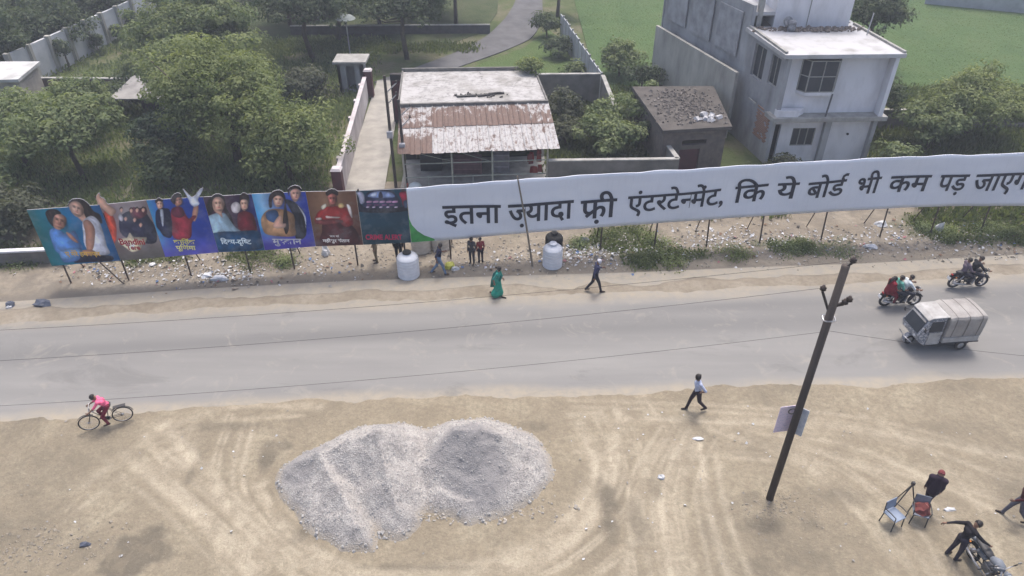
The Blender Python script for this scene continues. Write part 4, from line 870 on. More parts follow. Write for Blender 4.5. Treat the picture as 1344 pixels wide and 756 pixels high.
mb = MB(); wall_boxes(mb, (-24.5, 27.8), (-20.9, 28.1), -.1, .75, th=.15); mb.build('wall', OLDW, kd, world=True); mb = MB(); mb.prism([(-24.5, 27.72), (-20.8, 28.02), (-20.8, 28.28), (-24.5, 27.98)], .755, .84); mb.build('coping', PLAST_W, kd, world=True); mb = MB(); mb.box((-20.75, 28.0, .36), (.14, .3, .95)); mb.build('end_post', PLAST_W, kd, world=True)

# ------------------------------------------------------------------ the tin-roofed shop
shop = thing('shop', (-2.2, 38, 0), 'single-storey roadside shop with rusty corrugated tin awning and flat roof', 'shop')
S1, S2, S3, S4 = (-6.2, 38.75), (1.9, 39.3), (1.35, 44.3), (-6.65, 44.05)
mb = MB(); wall_boxes(mb, S2, S3, -.1, 3.28); wall_boxes(mb, S3, S4, -.1, 3.28); wall_boxes(mb, S4, S1, -.1, 3.28); mb.build('wall', PLAST_P, shop, world=True)
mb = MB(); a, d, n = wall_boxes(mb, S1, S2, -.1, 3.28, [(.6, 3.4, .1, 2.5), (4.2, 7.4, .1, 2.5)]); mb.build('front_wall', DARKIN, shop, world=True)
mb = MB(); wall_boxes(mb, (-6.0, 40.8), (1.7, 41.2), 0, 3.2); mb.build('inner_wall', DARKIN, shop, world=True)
def flat_roof_mat():
    n = NT('stained_cement_roof'); f = n.noise(.5, 6, .65); g = n.noise(3, 6, .7)
    col = n.ramp(f, [(.36, (.30, .29, .28)), (.5, (.42, .41, .41)), (.66, (.25, .24, .225))]); col = n.mix(n.ramp(g, [(.48, (0, 0, 0)), (.64, (.8, .8, .8))]), col, (.21, .205, .195)); col = n.mix(n.ramp(n.noise(1.1, 6, .7, 1.5), [(.57, (0, 0, 0)), (.66, (.8, .8, .8))]), col, (.12, .115, .11)); n.bump(g, .3, .03); return n.done(col, .9)
mb = MB(); mb.prism([(-6.35, 38.5), (2.02, 39.05), (1.4, 44.5), (-6.8, 44.2)], 3.3, 3.5); mb.build('roof_slab', flat_roof_mat(), shop, world=True)
mb = MB(); wall_boxes(mb, (-6.36, 38.47), (2.04, 39.02), 3.2, 3.64, th=.16); wall_boxes(mb, (1.42, 44.52), (-6.82, 44.22), 3.3, 3.7, th=.14); wall_boxes(mb, (-6.82, 44.22), (-6.38, 38.6), 3.3, 3.58, th=.1); wall_boxes(mb, (2.05, 39.2), (1.44, 44.5), 3.3, 3.58, th=.1); mb.build('parapet', M('mossy_cement', (.19, .185, .175), (.12, .115, .11), 2, .95, .4, 15), shop, world=True)
sl_ = rubble('roof_scrap', -1.9, 40.1, 3.51, 1.5, .4, 60, M('black_scrap', (.05, .05, .052), (.09, .085, .08), 5), 'dark scrap timber lying on the flat shop roof', 'scrap', s=(.04, .13), seed=12)
for i_, (x_, y_, a_, l_) in enumerate(((-2.6, 39.95, .15, 1.1), (-1.3, 40.2, .35, 1.4), (-.9, 40.35, .2, .9))):
    mb = MB(); mb.box((x_, y_, 3.56), (l_, .16, .07), (0, 0, a_)); o = mb.build('plank', M('black_scrap', (.05, .05, .052))); tag(o, ('short dark plank at the scrap end on the shop roof', 'long dark plank across the scrap on the shop roof', 'dark plank behind the long one on the shop roof')[i_], 'plank')
def tin(name, rust, low=0.0):
    n = NT(name); oi = n.n('ShaderNodeObjectInfo'); va = n.n('ShaderNodeVectorMath', operation='ADD'); n.l(n.tc.outputs['Object'], va.inputs[0]); n.l(oi.outputs['Location'], va.inputs[1]); vec = va.outputs[0]
    f = n.noise(2.2, 6, .7, .4, vec, (1.6, .8, 1)); g = n.noise(9, 5, .75, .5, vec, (1, .5, 1)); sp = n.n('ShaderNodeSeparateXYZ'); n.l(n.tc.outputs['Object'], sp.inputs[0])
    f = n.math('ADD', f, n.math('MULTIPLY', sp.outputs[1], low))
    paintc = n.ramp(g, [(.40, (.42, .415, .42)), (.54, (.35, .34, .34)), (.62, (.19, .165, .155))]); r = n.ramp(g, [(.35, (.165, .105, .085)), (.65, (.10, .07, .06))])
    col = n.mix(n.ramp(f, [(rust - .04, (1, 1, 1)), (rust + .05, (0, 0, 0))]), paintc, r); col = n.mix(n.ramp(n.noise(30, 3, .6, 0, vec), [(.55, (0, 0, 0)), (.7, (.45, .45, .45))]), col, (.35, .31, .29)); n.bump(g, .2, .02); return n.done(col, .7, spec=.25)
TIN = [tin('white_tin', .41), tin('part_rusted_tin', .60, .08), tin('rusted_tin', .80, .17)]
def sheet_mesh(wd, L, mat):
    mb = MB(); prof = [(0, 0), (.03, .05), (.08, .05), (.11, 0), (wd * .5 - .04, 0), (wd * .5, .025), (wd * .5 + .04, 0), (wd, 0)]; k = len(prof); vs = []
    for v in (0, 1):
        for x, z in prof: vs.append((x, v * L, z))
    mb.add(vs, [(i, i + 1, k + i + 1, k + i) for i in range(k - 1)]); me = mb.build('tin_sheet', mat, shop).data; o = [q for q in bpy.data.objects if q.data == me][0]; bpy.data.objects.remove(o); return me
NCOL = 14; F0, F1, B0, B1 = Vector((-5.95, 34.35, 2.55)), Vector((2.5, 34.95, 2.6)), Vector((-6.28, 38.55, 3.42)), Vector((2.02, 39.08, 3.46))
rs_ = random.Random(2); wd = (F1 - F0).length / NCOL + .02
for row, (t0, t1) in enumerate(((0, .56), (.53, 1.0))):
    L = (B0 - F0).length * (t1 - t0); ms = [sheet_mesh(wd, L, t) for t in TIN]
    for c in range(NCOL):
        b = F0.lerp(F1, c / NCOL); e = B0.lerp(B1, c / NCOL); p = b.lerp(e, t0); y = (e - b).normalized(); x = (F1 - F0).normalized(); z = x.cross(y).normalized(); x = y.cross(z)
        kind = (2 if c < 3 else 0) if row == 0 else (1 if c < 3 else 2 if c < 12 else 1)
        o = bpy.data.objects.new('tin_sheet', ms[kind]); COL.objects.link(o); o.parent = shop
        mt = Matrix((x, y, z)).transposed().to_4x4(); mt.translation = p + z * (.04 if row else .012) + z * rs_.uniform(0, .008) + y * rs_.uniform(-.04, .04); o.matrix_local = Matrix.Translation(-Vector(shop.location)) @ mt
RAILM = M('pale_green_rail', (.34, .38, .34), (.26, .28, .25), 5, .6)
for x in (-5.75, -3.2, -1.05, 1.9):
    mb = MB(); y = 34.9 + .07 * (x + 5.9); mb.tube([(x, y, -.1), (x, y, 2.56)], .05, 8); mb.build('awning_post', M('cream_post', (.5, .49, .44), (.4, .38, .34), 4) if x in (-5.75, 1.9) else RAILM, shop, world=True)
for z in (.95, 1.75):
    mb = MB(); mb.tube([(-5.7, 34.9, z), (1.9, 35.45, z)], .03, 6); mb.build('rail', RAILM, shop, world=True)
for x in (-4.5, -2.1, .3): 
    mb = MB(); y = 34.9 + .07 * (x + 5.9); mb.tube([(x, y, 0), (x, y, .95)], .022, 6); mb.build('rail_upright', RAILM, shop, world=True)
for s in ((-5.6, -3.3), (-3.1, -1.2)):
    mb = MB(); mb.tube([(s[0], 35, 2.5), (s[1], 35.2, 1.8)], .018, 5); mb.build('brace', RAILM, shop, world=True)
mb = MB(); mb.prism([(-6.1, 35.0), (2.0, 35.55), (1.9, 39.3), (-6.2, 38.75)], -.1, .14); mb.build('shop_floor', CEMENT, shop, world=True)
gr = random.Random(21)
def goods(name, x, y, w, d, h, rgb, label, cat, z=.14, rot=0):
    t = thing(name, (x, y, z), label, cat, rz=rot); mb = MB(); mb.box((0, 0, h / 2), (w, d, h)); mb.build('carcass', ink(rgb), t, bevel=.02)
    for k in range(3):
        mb = MB(); mb.box((0, -d / 2 - .012, h * (k + .5) / 3), (w * .92, .02, h * .26)); mb.build('drawer', ink(tuple(int(q * .8) for q in rgb)), t, bevel=.01)
    return t
goods('cabinet', -2.5, 37.2, 1.6, .6, .95, (120, 92, 100), 'pinkish low cabinet standing in the shade inside the shop', 'cabinet')
goods('cabinet', -.6, 37.4, .9, .6, 1.1, (150, 150, 160), 'pale grey cabinet beside the pinkish one in the shop', 'cabinet')
goods('cabinet', -4.6, 37.6, 1.2, .6, 1.4, (60, 64, 72), 'dark tall cabinet at the left inside the shop', 'cabinet')
for i in range(9):
    mb = MB(); x = 1.2 + gr.uniform(-.25, .4); y = 35.75 + gr.uniform(-.15, .3); z = gr.uniform(1.0, 2.2); mb.box((x, y, z), (.28, .12, .42), (gr.uniform(-.2, .2), 0, gr.uniform(-.5, .5)), taper=.8); o = mb.build('hanging_packet', ink(((120, 40, 42), (128, 54, 48), (96, 32, 36))[i % 3]), bevel=.03)
    tag(o, 'red packet hanging in a bunch at the right post of the shop', 'packet', 'red packets hanging at the shop')
sk = MB(); sk.lathe([(.25, 0), (.42, .15), (.45, .4), (.3, .7), (.1, .82)], 14, (-5.2, 34.6, 0)); o = sk.build('plastic_sack', M('pale_sack', (.55, .6, .62), (.42, .47, .48), 3, .5, .4, 8), smooth=True); tag(o, 'bulging pale blue-white sack under the left edge of tin awning', 'sack')
# utility poles at the lane beside the shop
POLE = M('dark_pole_paint', (.055, .05, .048), (.085, .07, .06), 5, .7)
for (x, y, hh, lab) in ((-6.35, 35.3, 6.4, 'taller dark street pole with bracket arms beside the shop'), (-5.75, 35.2, 5.2, 'shorter dark street pole with red and white base beside the shop')):
    t = thing('street_pole', (x, y, 0), lab, 'pole'); mb = MB(); mb.tube([(0, 0, -.2), (0, 0, hh)], [.09, .07], 10); mb.build('shaft', POLE, t)
    for z, dx in ((hh - .4, .55), (hh - 1.0, .5)):
        mb = MB(); mb.tube([(0, 0, z - .5), (dx, .05, z)], .03, 6); mb.build('bracket_arm', M('pale_arm', (.42, .42, .42)), t)
        mb = MB(); mb.lathe([(.03, 0), (.06, .03), (.04, .08), (.06, .11), (.03, .15)], 10, (dx, .05, z)); mb.build('insulator', POLE, t)
    mb = MB(); mb.box((0, -.16, hh * .52), (.3, .2, .36)); mb.build('switch_box', M('grey_box', (.4, .4, .42)), t, bevel=.02)
    if hh < 6: mb = MB(); mb.lathe([(.11, 0), (.11, .5)], 12); mb.build('painted_base', ink((190, 110, 100)), t)
mb = MB(); mb.box((-7.2, 44.6, 1.6), (.9, .3, 3.2)); mb.box((-7.2, 44.44, 1.5), (.7, .04, 2.6), mi=1); o = mb.build('store_door', [M('dark_board', (.05, .045, .045)), MAROON]); tag(o, 'dark boarded doorway between the lane and the shop side', 'doorway')
# far things at the top of the view
fb = thing('far_building', (-14.5, 74, 0), 'small white building half hidden behind garden trees', 'building')
mb = MB(); a, d, n = wall_boxes(mb, (-17.8, 72.6), (-12.8, 72.6), -.1, 3.2, [(1.0, 1.9, 1.0, 2.4), (3.2, 4.1, 1.0, 2.4)]); wall_boxes(mb, (-12.8, 72.6), (-12.8, 78), -.1, 3.2); wall_boxes(mb, (-17.8, 78), (-17.8, 72.6), -.1, 3.2); mb.build('wall', PLAST_W, fb, world=True)
for u in (1.0, 3.2): window(fb, a, d, n, u, u + .9, 1, 2.4, 2, 1, CEMENT)
box_part('roof', fb, CEMENT, -18.1, -12.5, 72.3, 78.3, 3.21, 3.4)
garden_wall('low_dark_wall', [(-19, 63.2), (-1.9, 63.6)], .7, M('dark_low_wall', (.08, .08, .09), (.05, .05, .055), 2), 'low dark wall crossing the shaded park by the driveway')
lp = thing('garden_lamp', (-12.4, 55.4, 0), 'thin pale lamp post with a wide round shade near the gatehouse', 'lamp'); mb = MB(); mb.tube([(0, 0, -.1), (0, 0, 3.7)], .05, 8); mb.build('pole', M('pale_pole', (.4, .4, .38)), lp); mb = MB(); mb.lathe([(.75, 3.55), (.5, 3.75), (.08, 3.9)], 16); mb.build('shade', M('dull_shade', (.25, .28, .28)), lp)
# ================================================================== TREES, BUSHES, GRASS
BARK = M('bark', (.11, .09, .07), (.07, .06, .05), 6, .95, .5, 25)
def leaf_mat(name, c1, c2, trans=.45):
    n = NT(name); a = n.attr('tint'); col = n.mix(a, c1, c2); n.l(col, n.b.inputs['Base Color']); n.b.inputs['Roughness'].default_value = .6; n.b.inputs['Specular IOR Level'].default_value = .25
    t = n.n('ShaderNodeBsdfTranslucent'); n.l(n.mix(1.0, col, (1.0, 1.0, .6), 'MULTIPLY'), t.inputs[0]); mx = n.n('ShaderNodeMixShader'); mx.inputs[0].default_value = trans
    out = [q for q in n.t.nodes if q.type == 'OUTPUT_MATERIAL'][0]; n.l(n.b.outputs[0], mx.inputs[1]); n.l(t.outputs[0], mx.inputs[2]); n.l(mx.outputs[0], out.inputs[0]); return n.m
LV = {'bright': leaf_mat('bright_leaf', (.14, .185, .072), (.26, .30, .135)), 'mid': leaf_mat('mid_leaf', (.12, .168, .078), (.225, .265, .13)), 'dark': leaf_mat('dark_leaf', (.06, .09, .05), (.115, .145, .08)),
      'blue': leaf_mat('bluish_leaf', (.05, .085, .055), (.10, .14, .09)), 'grass': leaf_mat('grass_blade', (.085, .12, .045), (.16, .19, .08)), 'grey': leaf_mat('greyish_leaf', (.07, .085, .055), (.12, .13, .09))}
def leaves_mesh(name, P, N, size, mat, tint, rs, aspect=.5):
    """one rhombic, slightly folded leaf at each point P facing N"""
    n = len(P); r = rs.normal(size=(n, 3)); t = np.cross(N, r); t /= np.linalg.norm(t, axis=1, keepdims=True) + 1e-9; b = np.cross(N, t)
    L = (size * rs.uniform(.65, 1.35, n))[:, None]; W = L * aspect
    base = P - t * L * .5; tip = P + t * L * .5 - N * L * .12; lf = P + b * W * .5 + N * L * .08; rt = P - b * W * .5 + N * L * .08
    co = np.stack([base, rt, tip, lf], 1).reshape(-1, 3).astype(np.float32)
    me = bpy.data.meshes.new(name); me.vertices.add(4 * n); me.vertices.foreach_set('co', co.ravel()); me.loops.add(4 * n); me.loops.foreach_set('vertex_index', np.arange(4 * n))
    me.polygons.add(n); me.polygons.foreach_set('loop_start', np.arange(n) * 4); me.polygons.foreach_set('loop_total', np.full(n, 4)); me.materials.append(mat); me.update()
    a = me.attributes.new('tint', 'FLOAT', 'POINT'); a.data.foreach_set('value', np.repeat(np.clip(tint, 0, 1), 4).astype(np.float32)); me.shade_smooth(); return me
def crown(rs, rx, ry, rz, n_cl, per, cl_r, droop=0.0):
    """leaf points on clumps spread through an uneven ellipsoid"""
    d = rs.normal(size=(n_cl, 3)); d /= np.linalg.norm(d, axis=1, keepdims=True); d[:, 2] = np.where(d[:, 2] < -.35, -d[:, 2] * .6, d[:, 2])
    lob = 1 + .28 * np.sin(d[:, 0] * 3.1 + rs.uniform(0, 6)) * np.cos(d[:, 1] * 2.7 + rs.uniform(0, 6)) + .18 * rs.normal(size=n_cl)
    c = d * (rs.uniform(.28, 1, n_cl) ** .55 * lob)[:, None] * np.array([rx, ry, rz]) * .85
    r = cl_r * rs.uniform(.6, 1.35, n_cl); k = np.repeat(np.arange(n_cl), per)
    e = rs.normal(size=(len(k), 3)); e /= np.linalg.norm(e, axis=1, keepdims=True); rad = rs.uniform(.2, 1, len(k)) ** .5
    P = c[k] + e * (r[k] * rad)[:, None] * np.array([1.15, 1.15, .72]); P[:, 2] -= droop * (r[k] * rad) ** 2
    N = e * .8 + np.array([0, 0, .65]) + rs.normal(size=e.shape) * .35; N /= np.linalg.norm(N, axis=1, keepdims=True)
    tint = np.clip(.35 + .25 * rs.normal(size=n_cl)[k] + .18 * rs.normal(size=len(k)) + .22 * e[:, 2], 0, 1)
    return c, P, N, tint
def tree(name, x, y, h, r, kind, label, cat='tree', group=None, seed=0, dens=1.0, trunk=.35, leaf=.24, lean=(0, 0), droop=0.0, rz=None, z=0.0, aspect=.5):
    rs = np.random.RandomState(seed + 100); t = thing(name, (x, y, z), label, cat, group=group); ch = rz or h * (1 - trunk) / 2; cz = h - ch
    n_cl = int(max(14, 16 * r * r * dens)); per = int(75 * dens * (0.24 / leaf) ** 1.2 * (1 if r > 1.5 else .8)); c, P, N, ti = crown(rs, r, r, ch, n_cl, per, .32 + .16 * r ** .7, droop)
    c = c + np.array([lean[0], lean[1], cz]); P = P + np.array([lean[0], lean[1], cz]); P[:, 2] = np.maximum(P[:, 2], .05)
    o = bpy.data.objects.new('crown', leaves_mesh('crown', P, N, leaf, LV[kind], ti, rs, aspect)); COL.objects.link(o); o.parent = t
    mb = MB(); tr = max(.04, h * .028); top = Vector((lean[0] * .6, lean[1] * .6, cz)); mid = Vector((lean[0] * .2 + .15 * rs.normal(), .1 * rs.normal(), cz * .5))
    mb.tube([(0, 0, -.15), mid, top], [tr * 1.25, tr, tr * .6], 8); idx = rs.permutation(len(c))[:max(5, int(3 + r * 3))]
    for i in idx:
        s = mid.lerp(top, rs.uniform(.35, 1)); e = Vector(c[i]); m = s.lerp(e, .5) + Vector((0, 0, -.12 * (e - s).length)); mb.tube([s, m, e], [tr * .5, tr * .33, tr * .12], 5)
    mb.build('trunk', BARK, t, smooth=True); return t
GB = 'trees in the yards behind the board'
T = [ # name, x, y, h, r, kind, label, kwargs
    ('broad_tree', -16.0, 38.6, 7.4, 3.9, 'bright', 'tallest bright green broad tree behind the poster hoarding', dict(seed=1, trunk=.02, leaf=.2, dens=1.3)),
    ('broad_tree', -12.4, 36.6, 4.9, 2.7, 'bright', 'bright green tree crowding against the whitewashed lane wall', dict(seed=2, trunk=.02, leaf=.2, dens=1.3)),
    ('broad_tree', -19.6, 43.0, 6.2, 2.6, 'mid', 'green tree behind the tallest bright tree near the lean-to shed', dict(seed=3, trunk=.12)),
    ('broad_tree', -22.2, 52.0, 7.2, 4.2, 'mid', 'large rounded green tree beyond the brown wall', dict(seed=4, trunk=.05, dens=1.2)),
    ('spreading_tree', -24.2, 36.8, 4.4, 3.0, 'mid', 'spreading green tree with bare forked trunk behind the blue poster end', dict(seed=5, trunk=.35)),
    ('spreading_tree', -28.3, 38.4, 4.3, 3.0, 'mid', 'spreading green tree in front of the pale hut', dict(seed=6, trunk=.3)),
    ('spreading_tree', -27.0, 42.6, 3.6, 2.2, 'mid', 'small green tree before the brown wall', dict(seed=7, trunk=.25)),
    ('garden_tree', -15.6, 56.6, 6.4, 4.2, 'dark', 'dark garden tree with bare lower trunk left of the lamp post', dict(seed=8, trunk=.33)),
    ('garden_tree', -8.3, 57.0, 6.2, 3.6, 'dark', 'dark tree with thick pale trunk beside the driveway', dict(seed=9, trunk=.33)),
    ('garden_tree', -11.4, 64.5, 5.8, 3.9, 'dark', 'dark tree behind the low dark wall in the park', dict(seed=10, trunk=.28)),
    ('garden_tree', -5.0, 66.0, 5.6, 3.0, 'dark', 'slim-trunked dark tree left of the driveway bend', dict(seed=11, trunk=.35)),
    ('garden_tree', -19.8, 66.0, 5.8, 3.6, 'dark', 'dark tree beyond the park lawn near the white building', dict(seed=12, trunk=.3)),
    ('garden_tree', -7.6, 69.5, 5.4, 3.4, 'dark', 'dark tree behind the slim-trunked tree left of the driveway', dict(seed=40, trunk=.15)),
    ('garden_tree', -14.6, 61.5, 5.6, 3.2, 'dark', 'dark tree between lamp post and the low dark wall', dict(seed=41, trunk=.25)),
    ('garden_tree', 4.2, 69.0, 5.0, 2.2, 'dark', 'dark tree at the right edge of the driveway by the fence end', dict(seed=13, trunk=.3)),
    ('bushy_tree', 28.2, 42.0, 4.4, 3.0, 'bright', 'bright green bushy tree behind the right end of the banner', dict(seed=14, trunk=.02, leaf=.2, dens=1.3)),
    ('bushy_tree', 25.2, 40.6, 3.2, 2.1, 'mid', 'low green bushy tree between the house and the bright bushy tree', dict(seed=15, trunk=.1)),
    ('bushy_tree', 22.6, 42.6, 4.2, 1.5, 'dark', 'narrow dark tree beside the white house corner', dict(seed=16, trunk=.15)),
    ('drooping_tree', 27.2, 55.5, 6.4, 2.6, 'dark', 'drooping dark tree behind the house at the field edge', dict(seed=17, trunk=.25, droop=.6)),
    ('shrub', 8.0, 53.0, 2.6, 1.9, 'mid', 'rounded green shrub at the field corner beside the panel fence', dict(seed=18, trunk=.05, cat='shrub')),
    ('shrub', 9.2, 50.0, 2.2, 1.4, 'dark', 'dark shrub between field corner and the boundary wall', dict(seed=19, trunk=.05, cat='shrub')),
    ('shrub', 5.4, 39.8, 2.7, 2.0, 'mid', 'wide green shrub inside the compound right of the shop', dict(seed=20, trunk=.05, cat='shrub')),
    ('shrub', 7.2, 42.2, 3.0, 1.6, 'mid', 'taller green shrub beside the derelict outbuilding', dict(seed=21, trunk=.05, cat='shrub')),
    ('shrub', 3.4, 43.6, 2.6, 1.5, 'grey', 'greyish shrub behind the shop by the dark compound wall', dict(seed=22, trunk=.05, cat='shrub')),
    ('shrub', 3.4, 40.9, 1.8, 1.1, 'grey', 'small greyish shrub close to the shop side wall', dict(seed=23, trunk=.05, cat='shrub')),
    ('creeper', 1.1, 43.9, 1.0, .7, 'bright', 'leafy creeper spilling over the back corner of the shop roof', dict(seed=24, trunk=.0, cat='creeper', z=3.4, leaf=.16)),
    ('shrub', -21.0, 40.6, 2.2, 1.7, 'blue', 'bluish-green shrub in the yard below the lean-to shed', dict(seed=25, trunk=.05, cat='shrub')),
    ('shrub', -18.9, 36.0, 2.3, 1.5, 'dark', 'dark shrub behind the second and third posters', dict(seed=26, trunk=.05, cat='shrub')),
    ('shrub', -26.0, 46.2, 2.3, 1.7, 'dark', 'dark rounded shrub against the brown wall', dict(seed=27, trunk=.05, cat='shrub')),
    ('shrub', -25.0, 31.0, 2.2, 2.0, 'grey', 'tangled grey-green shrub beside the left end of the hoarding', dict(seed=28, trunk=.05, cat='shrub')),
    ('shrub', -28.0, 33.2, 2.4, 2.2, 'mid', 'dense green shrub behind the culvert wall', dict(seed=29, trunk=.05, cat='shrub')),
    ('shrub', -21.8, 30.6, 1.4, 1.1, 'grey', 'low grey-green shrub just behind the blue poster end', dict(seed=30, trunk=.05, cat='shrub')),
    ('shrub', 15.2, 36.6, 1.3, 1.0, 'grey', 'straggly shrub at the foot of the grey house wall', dict(seed=31, trunk=.05, cat='shrub')),
    ('shrub', 21.6, 37.2, 1.8, 1.2, 'mid', 'green shrub at the right foot of the white house', dict(seed=32, trunk=.05, cat='shrub')),
    ('shrub', -14.3, 48.5, 2.2, 1.8, 'grey', 'greyish shrub left of the lane wall end', dict(seed=33, trunk=.05, cat='shrub')),
    ('shrub', -16.4, 47.0, 2.0, 1.6, 'dark', 'dark shrub beyond the tallest bright tree', dict(seed=34, trunk=.05, cat='shrub')),
    ('shrub', 8.0, 40.0, 2.4, 1.0, 'dark', 'dark scrub leaning on the outbuilding side wall', dict(seed=42, trunk=.05, cat='shrub')),
    ('shrub', 9.2, 43.6, 3.2, 1.2, 'mid', 'green scrub rising behind the outbuilding roof', dict(seed=43, trunk=.05, cat='shrub')),
    ('shrub', 4.6, 52.4, 1.4, .9, 'mid', 'small shrub on the lawn side of the panel fence corner', dict(seed=35, trunk=.05, cat='shrub')),
    ('shrub', 3.6, 57.5, 1.7, 1.2, 'dark', 'dark shrub halfway along the panel fence', dict(seed=36, trunk=.05, cat='shrub')),
    ('shrub', 3.0, 62.6, 2.0, 1.3, 'dark', 'dark shrub at the far end of the panel fence', dict(seed=37, trunk=.05, cat='shrub')),
    ('shrub', -29.3, 57.8, 2.4, 1.5, 'mid', 'green shrub against the long whitewashed wall', dict(seed=38, trunk=.05, cat='shrub')),
    ('shrub', -27.4, 53.0, 2.0, 1.7, 'mid', 'green shrub at the foot of the large rounded tree', dict(seed=39, trunk=.05, cat='shrub'))]
for nm, x, y, h, r, kd_, lab, kw in T: tree(nm, x, y, h, r, kd_, lab, **kw)
wr = random.Random(77)
WOOD = [(-38.5, 52.5), (-41.5, 51.5), (-36.8, 57.5), (-36.2, 64.5), (-42, 66), (-46.5, 66), (-34.6, 73.5), (-40.5, 74.5), (-55, 70), (-48, 58.5), (-28, 71.5), (-16.5, 70.5), (-40, 56), (-44, 62), (-38.5, 62.5), (-47, 70), (-40, 70), (-36, 76), (-43, 78), (-52, 62), (-50, 76), (-30, 77), (-24, 75), (-36.8, 68.5), (-46, 54), (-33.5, 82), (-21, 82), (-10, 80), (-4.5, 82)]
for i, (x, y) in enumerate(WOOD): tree('woodland_tree', x, y, wr.uniform(4.2, 6.0), wr.uniform(3.0, 4.0), 'dark', 'dark tree of the dense wood beyond the long whitewashed wall', group='trees of the dark wood', seed=200 + i, trunk=.04, leaf=.28, dens=.9)
for i, u in enumerate((.12, .27, .36, .47, .6, .78)):
    p = Vector((-31.0, 70.2)).lerp(Vector((-34.7, 50.4)), u); tree('slim_cypress', p[0], p[1], wr.uniform(1.8, 2.6), .36, 'dark', 'slim dark columnar shrub against the long whitewashed wall', cat='shrub', group='columnar shrubs at the white wall', seed=300 + i, trunk=.02, leaf=.18, rz=1.1)

def tufts(name, pts, h, n_per, kind, label, seed=0, spread=.25, w=.05, cat='grass'):
    """upright blades in tufts"""
    rs = np.random.RandomState(seed); pts = np.array(pts); k = np.repeat(np.arange(len(pts)), n_per); n = len(k)
    P = pts[k].copy(); P[:, :2] += rs.normal(size=(n, 2)) * spread; a = rs.uniform(0, 6.28, n); L = h * rs.uniform(.5, 1.3, n); ln = rs.uniform(.1, .6, n)
    d = np.stack([np.cos(a), np.sin(a), a * 0], -1); s = np.stack([-np.sin(a), np.cos(a), a * 0], -1) * (w * rs.uniform(.7, 1.4, n))[:, None]
    mid = P + d * (L * ln * .35)[:, None] + np.array([0, 0, 1]) * (L * .6)[:, None]; tip = P + d * (L * ln)[:, None] + np.array([0, 0, 1]) * L[:, None]
    co = np.stack([P - s * .4, mid - s, tip, mid + s], 1).reshape(-1, 3).astype(np.float32)
    me = bpy.data.meshes.new(name); me.vertices.add(4 * n); me.vertices.foreach_set('co', co.ravel()); me.loops.add(4 * n); me.loops.foreach_set('vertex_index', np.arange(4 * n)); me.polygons.add(n); me.polygons.foreach_set('loop_start', np.arange(n) * 4); me.polygons.foreach_set('loop_total', np.full(n, 4)); me.materials.append(LV[kind]); me.update()
    at = me.attributes.new('tint', 'FLOAT', 'POINT'); at.data.foreach_set('value', np.repeat(rs.rand(n), 4).astype(np.float32)); o = bpy.data.objects.new(name, me); COL.objects.link(o); tag(o, label, cat, kind='stuff'); return o
rs = np.random.RandomState(9)
def scatter_mask(fn, x0, x1, y0, y1, n, th, zf=None):
    X = rs.uniform(x0, x1, n); Y = rs.uniform(y0, y1, n); m = fn(X, Y) > th * rs.uniform(.6, 1.4, n); X, Y = X[m], Y[m]
    return np.stack([X, Y, (zf(X, Y) if zf else X * 0)], -1)
tufts('verge_weeds', scatter_mask(verge_green, -30, 32, 26.5, 33, 13000, .7, verge_z), .13, 5, 'grass', 'low green weeds growing on the verge under and behind the board', 1, .22, .045, 'weeds')
tufts('yard_grass', scatter_mask(lambda X, Y: fbm(X * .3, Y * .3) + .5, -45, -10.5, 33, 62, 11000, .40), .30, 7, 'mid', 'rough grass covering the yards on the left', 2, .35, .06)
tufts('compound_grass', np.concatenate([scatter_mask(lambda X, Y: X * 0 + 1, 2.2, 8.6, 36, 47, 900, .5), scatter_mask(lambda X, Y: X * 0 + 1, 21.5, 45, 32, 43, 3000, .5), scatter_mask(lambda X, Y: X * 0 + 1, 2.5, 14, 32.5, 35, 500, .5)]), .4, 8, 'grass', 'rough weeds in the compounds behind the banner', 3, .3, .06, 'weeds')
tufts('lawn_edge_grass', np.concatenate([scatter_mask(lambda X, Y: X * 0 + 1, 6.3, 60, 47.5, 50.5, 1800, .5), scatter_mask(lambda X, Y: X * 0 + 1, -24, -3, 58.6, 60.6, 500, .5), scatter_mask(lambda X, Y: X * 0 + 1, 1.5, 5, 50, 51, 120, .5)]), .3, 8, 'grass', 'ragged grass along the edges of lawn and field', 4, .35, .06)
tufts('field_crop', scatter_mask(lambda X, Y: X * 0 + 1, 6.5, 62, 50, 84, 20000, .5), .06, 5, 'mid', 'low even green crop filling the field behind the house', 5, .3, .05, 'crop')
SHT = [tuple(G(px, py)[:2]) for px, py in ((760, 322), (840, 342), (880, 340), (1030, 330), (1055, 326), (1245, 312), (1300, 306), (350, 345), (375, 348), (30, 345), (800, 315), (860, 318), (1215, 302), (1330, 312), (960, 335), (1090, 330))]
for i, (x, y) in enumerate(SHT): tree('weed_clump', x, y, .2 + .06 * (i % 3), .5 + .2 * (i % 4), ('mid', 'grass', 'bright')[i % 3], 'leafy weed clump on the littered verge at the board posts', cat='weed', group='weed clumps along the board', seed=400 + i, trunk=.0, leaf=.085, dens=.45, rz=.14)
